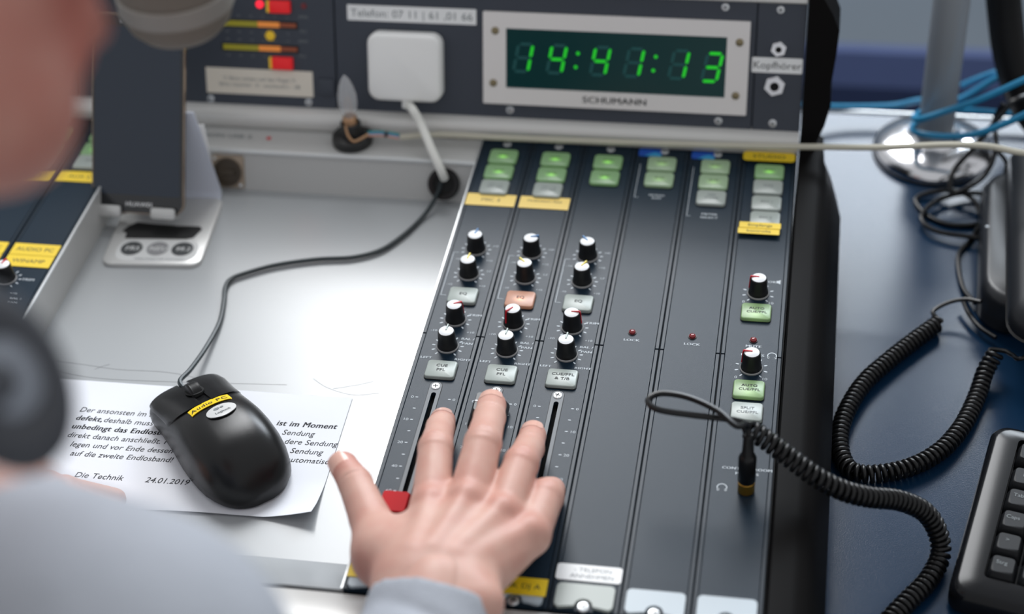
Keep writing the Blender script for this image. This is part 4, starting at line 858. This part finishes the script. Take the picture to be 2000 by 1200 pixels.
RAD = {'index': (.0115, .0098, .0084, .0078), 'middle': (.0118, .0104, .0092, .0087), 'ring': (.0112, .0098, .0088, .0081), 'little': (.0112, .0100, .0084, .0076), 'thumb': (.0155, .0116, .0098, .0082)}
HS = SDF((-.045, -.40, -.004), (.145, -.055, .105), .0011)
carp = {'index': Wr+[-.0145, .016, .001], 'middle': Wr+[-.004, .018, .003], 'ring': Wr+[.008, .018, .001], 'little': Wr+[.0185, .020, -.004]}
for f in ('index', 'middle', 'ring', 'little'):
    HS.cone(carp[f], J[f][0], .0160, .0112, .011)
for a, b_ in (('index', 'middle'), ('middle', 'ring'), ('ring', 'little')):
    HS.cone((carp[a]+carp[b_])/2-[0, 0, .006], (J[a][0]+J[b_][0])/2+[0, -.008, -.005], .013, .0085, .010)
HS.cone(carp['index']-[.004, 0, .004], J['thumb'][0], .0165, .0165, .014)
HS.cone(J['thumb'][0], J['thumb'][1], .0165, .0118, .012)
HS.cone(J['thumb'][0]+[.012, .006, 0], J['index'][0]+[-.004, -.022, -.006], .0095, .0075, .016)   # web of the thumb
for f in J:
    j, r = J[f], RAD[f]
    for i in range(3):
        if f == 'thumb' and i == 0: continue
        HS.cone(j[i], j[i+1], r[i]*1.03, r[i+1]*1.03, .0014 if i else .0035)
        if i < 2 and not (f == 'thumb'):      # slimmer mid-phalanx, fuller joint
            HS.ball(j[i+1], r[i+1]*1.04, .0015)
    # fingertip pad
    d_ = j[3]-j[2]; d_ /= np.linalg.norm(d_); HS.ball(j[3]+d_*.001, r[3]*1.0, .0015)
for a, b_ in (('index', 'middle'), ('middle', 'ring'), ('ring', 'little')):        # webs between the fingers
    HS.ball((J[a][0]*.88+J[a][1]*.12+J[b_][0]*.88+J[b_][1]*.12)/2-[0, 0, .003], .0060, .008)
for f in ('index', 'middle', 'ring', 'little'):                                     # tendons fanning over the back of the hand
    HS.cone(carp[f]+[0, 0, .0138], J[f][0]+[0, -.004, .0100], .0020, .0026, .007); HS.ball(J[f][0]+[0, -.002, .0045], .0078, .006)
HS.ball(Wr+[.026, -.006, .004], .0125, .014); HS.ball(Wr+[-.022, 0, -.002], .012, .014)
EL = np.array([.052, -.50, .02])
ax = (EL-Wr)/np.linalg.norm(EL-Wr); sd = np.cross(ax, [0, 0, 1.]); sd /= np.linalg.norm(sd)
for s_ in (-1, 1): HS.cone(Wr+sd*s_*.0105, EL+sd*s_*.014, .0185, .030, .012)
# creases over the joints
for f, i, am in (('index', 1, .0008), ('index', 2, .0010), ('middle', 1, .0010), ('middle', 2, .0012), ('ring', 1, .0008), ('ring', 2, .0008), ('thumb', 2, .0009), ('little', 1, .0006)):
    t_ = J[f][i+1]-J[f][i-1]; t_ /= np.linalg.norm(t_); nrm = np.array([0, 0, 1.])-t_*t_[2]; nrm /= np.linalg.norm(nrm); c_ = J[f][i]+nrm*RAD[f][i]
    for dd in ((-.0028, -.0008, .0014) if i == 1 else (-.0002,)): HS.dent(c_+t_*dd, t_, .0009, .0070, am)
HS.dent((J['index'][0]+J['middle'][0])/2+[0, -.004, .010], (1, 0, 0), .006, .018, .0004); HS.dent((J['middle'][0]+J['ring'][0])/2+[0, -.004, .010], (1, 0, 0), .006, .018, .0004); HS.dent((J['ring'][0]+J['little'][0])/2+[0, -.004, .010], (1, 0, 0), .006, .016, .0004)
hv, hq = HS.mesh()
# body, head and left arm at a coarser grid
S = np.array([.019, -.518, .273]); S2 = np.array([-.300, -.345, .235]); NB = np.array([-.115, -.450, .315])
CRt = CR; cr, cu, cb = CR[:, 0], CR[:, 1], CR[:, 2]
fw = .86*cr-.10*cu-.45*cb; fw /= np.linalg.norm(fw); up = .97*cu+.16*cr-.1*cb; up -= fw*(up@fw); up /= np.linalg.norm(up); rt = np.cross(fw, up)
nose = np.array(deep(285, -95, .60)); HC = nose-fw*.108+up*.022
def hp3(f_, u_, r_=0): return HC+fw*f_+up*u_+rt*r_
BS = SDF((-.46, -.92, -.24), (.16, -.02, .66), .005)
fr = (rt, fw, up)
BS.ball(hp3(-.012, .022), (.077, .098, .092), .01, fr)                       # skull
BS.ball(hp3(.028, -.035), (.058, .062, .078), .02, fr)                       # face
BS.cone(hp3(.060, -.083), hp3(.066, -.088), .026, .024, .02)                  # chin
for s_ in (-1, 1):
    BS.cone(hp3(-.005, -.045, .052*s_), hp3(.055, -.085, .018*s_), .020, .020, .02)   # jaw
    BS.ball(hp3(.066, -.020, .036*s_), .022, .02)                             # cheek
    BS.ball(hp3(.074, .008, .031*s_), .0125, .004)                            # eye
    BS.ball(hp3(-.012, -.008, .078*s_), (.008, .018, .032), .004, fr)          # ear
    BS.cone(hp3(.078, .026, .012*s_), hp3(.066, .024, .048*s_), .009, .008, .008)
BS.cone(hp3(.090, .012), hp3(.104, -.022), .0085, .0125, .008); BS.ball(hp3(.094, -.026, .010), .009, .006); BS.ball(hp3(.094, -.026, -.010), .009, .006)
BS.cone(hp3(.084, -.051, -.018), hp3(.090, -.051, .0), .0065, .0075, .005); BS.cone(hp3(.090, -.051, 0), hp3(.084, -.051, .018), .0075, .0065, .005)
BS.cone(hp3(.083, -.063, -.014), hp3(.083, -.063, .014), .0075, .0075, .005)
BS.cone(hp3(-.030, -.070), NB, .054, .060, .03)
BS.cone(NB, S, .055, .048, .04); BS.cone(NB, S2, .055, .048, .04)
MC = (S+S2)/2; PL = np.array([-.23, -.74, -.16])
BS.cone(MC+[0, -.02, -.05], PL, .115, .12, .06, (np.array([.45, .85, .1]), .75))
E2 = np.array([-.375, -.36, .0]); W2 = np.array([-.245, -.215, -.005])
BS.cone(S, EL, .045, .034, .03); BS.cone(EL, Wr, .034, .024, .02); BS.cone(S2, E2, .045, .034, .03); BS.cone(E2, W2, .034, .024, .02)
# left hand, relaxed on the tray edge
LH0 = np.array([-.222, -.185, -.008]); BS.cone(W2, LH0, .021, .019, .01, ((0, 0, 1), .7))
bv, bq = BS.mesh()
LS = SDF((-.26, -.24, -.034), (-.14, -.10, .03), .0018)
LS.cone(W2, LH0, .021, .022, .01, ((0, 0, 1), .65))
ftip = [A3(140, 965, -.0215), A3(182, 968, -.0215), A3(224, 976, -.0215), A3(230, 1005, -.0215)]
for i, tip in enumerate(ftip):
    b0 = LH0+np.array([-.014+.010*i, .012-.004*i, .002]); mid = (b0+tip)/2+[0, 0, .012]
    LS.cone(b0, mid, .0098, .0088, .004); LS.cone(mid, tip, .0085, .0074, .003)
LS.cone(LH0+[.012, -.012, -.004], LH0+[.034, .0, -.010], .011, .0095, .006); LS.cone(LH0+[.034, .0, -.010], LH0+[.052, .016, -.014], .0092, .0078, .003)
lv, lq = LS.mesh()
V = np.concatenate([hv, bv, lv]); Q = np.concatenate([hq, bq+len(hv), lq+len(hv)+len(bv)])
me = bpy.data.meshes.new('person'); me.from_pydata(V.tolist(), [], Q.tolist()); me.materials.append(MATS['skin']); me.shade_smooth()
pig = np.zeros(len(V), np.float32)
def redden(c, r, a):
    global pig
    pig += a*np.exp(-((V-np.array(c))**2).sum(1)/(r*r)).astype(np.float32)
for f in J:
    redden(J[f][3], .011, .5); 
    if f != 'thumb': redden(J[f][0]+[0, 0, .01], .012, .30); redden(J[f][1]+[0, 0, .008], .010, .22)
redden(J['thumb'][3], .016, .35); redden(J['thumb'][1], .02, .22); redden(hp3(.06, -.05), .06, .55); redden(hp3(.1, -.02), .03, .3); redden(hp3(0, 0), .16, .45)
for c_ in (A3(700, 1145, .04), A3(720, 1120, .03)): redden(c_, .018, .35)
at_ = me.attributes.new('pigment', 'FLOAT', 'POINT'); at_.data.foreach_set('value', pig)
pe = bpy.data.objects.new('person', me); col.objects.link(pe)
tag(pe, 'blurred person in light grey sweater leaning in, right hand on the faders', 'person')
# fingernails
def nail(f, wd, ln, lift, name='fingernail', nvec=None, back=.35):
    j, r = J[f], RAD[f]; t_ = j[3]-j[2]; t_ /= np.linalg.norm(t_); nrm = np.array(nvec if nvec is not None else [0, 0, 1.]); nrm = nrm-t_*(nrm@t_); nrm /= np.linalg.norm(nrm); b_ = np.cross(t_, nrm)
    V = []; F = []; n1, n2 = 8, 6
    for i in range(n1+1):
        s = -ln*back+ln*i/n1
        for k in range(n2+1):
            a = (k/n2-.5)*2; aa = a*wd*(1-.25*max(0, (i/n1-.6)/.4)**2)*(1-.35*max(0, (.25-i/n1)/.25)**2)
            rr_ = r[3]*1.03+lift; droop = max(0, s-.002)**2*18
            V.append(tuple(j[3]+t_*s+(nrm*math.cos(aa)+b_*math.sin(aa))*rr_-nrm*droop))
    for i in range(n1):
        for k in range(n2): a = i*(n2+1)+k; F.append((a, a+1, a+n2+2, a+n2+1))
    return obj(name, MB().add(V, F).add([tuple(np.array(q)-nrm*.0006) for q in V], [q[::-1] for q in F]), 'nail', pe, smooth=80)
nail('index', .85, .0115, .0003, back=.45); nail('middle', .85, .0125, .0003, back=.45); nail('ring', .85, .0115, .0003, back=.45); nail('thumb', .85, .0145, .0004, nvec=(-.35, -.45, .8), back=.62)
# sweater
WS = SDF((-.46, -.93, -.26), (.17, -.10, .45), .0045)
WS.cone(NB+[-.01, -.02, -.03], S, .070, .060, .05); WS.cone(NB+[-.01, -.02, -.03], S2, .068, .060, .05); WS.cone(S, EL, .060, .047, .04); WS.cone(S2, E2, .058, .047, .04)
WS.cone(MC+[0, -.02, -.05], PL, .130, .14, .06, (np.array([.45, .85, .1]), .75))
WS.cone(E2, W2+[0, 0, 0], .047, .033, .02)
for i in range(6):
    c_ = S+(EL-S)*(.25+.1*i)+[.045, .02*(-1)**i, .02]; WS.dent(c_, (EL-S)+np.array([.1*(-1)**i, 0, 0]), .010, .05, .006)
WS.cut(W2*.85+E2*.15, (W2-E2)/np.linalg.norm(W2-E2)*0+np.array([0, 0, 0])) if 0 else None
wv, wq = WS.mesh()
# sleeve with open-looking cuff at a finer grid
CS = SDF((-.03, -.56, -.05), (.145, -.225, .125), .0022)
ce = Wr-ax*(-.0); cuffp = Wr+ax*.006
CS.cone(cuffp-ax*.03+[0, 0, .002], cuffp+ax*.07, .0335, .037, .01, (np.cross(ax, sd), .80)); CS.cone(cuffp+ax*.06, EL, .037, .046, .02)
for i in range(3): CS.dent(cuffp+ax*(.03+.018*i)+[.01*(-1)**i, 0, .03], ax+sd*.3*(-1)**i, .005, .035, .0025)
nrm_c = -ax+np.array([0, 0, .12]); nrm_c /= np.linalg.norm(nrm_c)
CS.cut(cuffp, nrm_c)
cv, cq = CS.mesh()
V = np.concatenate([wv, cv]); Q = np.concatenate([wq, cq+len(wv)])
me = bpy.data.meshes.new('sweater'); me.from_pydata(V.tolist(), [], Q.tolist()); me.materials.append(MATS['sweater']); me.shade_smooth(); me.set_sharp_from_angle(angle=math.radians(60))
so = bpy.data.objects.new('sweater', me); col.objects.link(so); so.parent = pe; so['label'] = 'light grey sweater'
# hair
HSd = SDF((-.46, -.75, .1), (.1, -.02, .72), .006)
HSd.ball(hp3(-.022, .034), (.083, .098, .092), .01, fr); HSd.cut(hp3(.035, .035), (fw*.85-up*.55)/np.linalg.norm(fw*.85-up*.55))
v_, q_ = HSd.mesh(); me = bpy.data.meshes.new('hair'); me.from_pydata(v_.tolist(), [], q_.tolist()); me.materials.append(MATS['hairm']); me.shade_smooth()
ho = bpy.data.objects.new('hair', me); col.objects.link(ho); ho.parent = pe
# headphones round the neck
EC = np.array(deep(-2, 738, .545)); en = np.array(CAM_LOC-EC); en = en/np.linalg.norm(en)*.75+np.array(cr)*.5; en /= np.linalg.norm(en)
q = Vector(tuple(en)).to_track_quat('Z', 'Y')
he = thing('headphones', 'dark grey over-ear headphones resting around the neck', 'headphones', tuple(EC), q.to_euler())
def tor(R1, r1, n=28, m_=12, sy=1): return [[((R1+r1*math.cos(a))*math.cos(b_), sy*(R1+r1*math.cos(a))*math.sin(b_), r1*math.sin(a)) for a in [2*PI*i/m_ for i in range(m_)]] for b_ in [2*PI*i/n for i in range(n+1)]]
e1 = obj('ear_cup', MB().loft(tor(.0145, .0080, sy=1.5), False, False), 'hp', he, smooth=80); obj('shell', MB().lathe([(.001, -.006), (.017, -.004), (.017, .002), (.012, .006), (.002, .007)], 28), 'hpshell', e1)
qi = q.inverted(); l2 = qi @ (Vector(tuple(S2*.35+NB*.65+np.array([-.09, .06, .05])))-Vector(tuple(EC)))
e2 = obj('ear_cup', MB().loft(tor(.0145, .0080, sy=1.5), False, False), 'hp', he, tuple(l2), smooth=80); obj('shell', MB().lathe([(.001, -.006), (.017, -.004), (.017, .002), (.012, .006), (.002, .007)], 28), 'hpshell', e2)
bk = [qi @ (Vector(tuple(p_))-Vector(tuple(EC))) for p_ in (EC, EC+np.array([-.03, -.06, .01]), NB+np.array([.0, -.085, .03]), NB+np.array([-.1, -.03, .03]))]+[l2]
obj('headband', MB().tube(spline([tuple(p_) for p_ in bk], 8), .009, 10), 'hp', he)
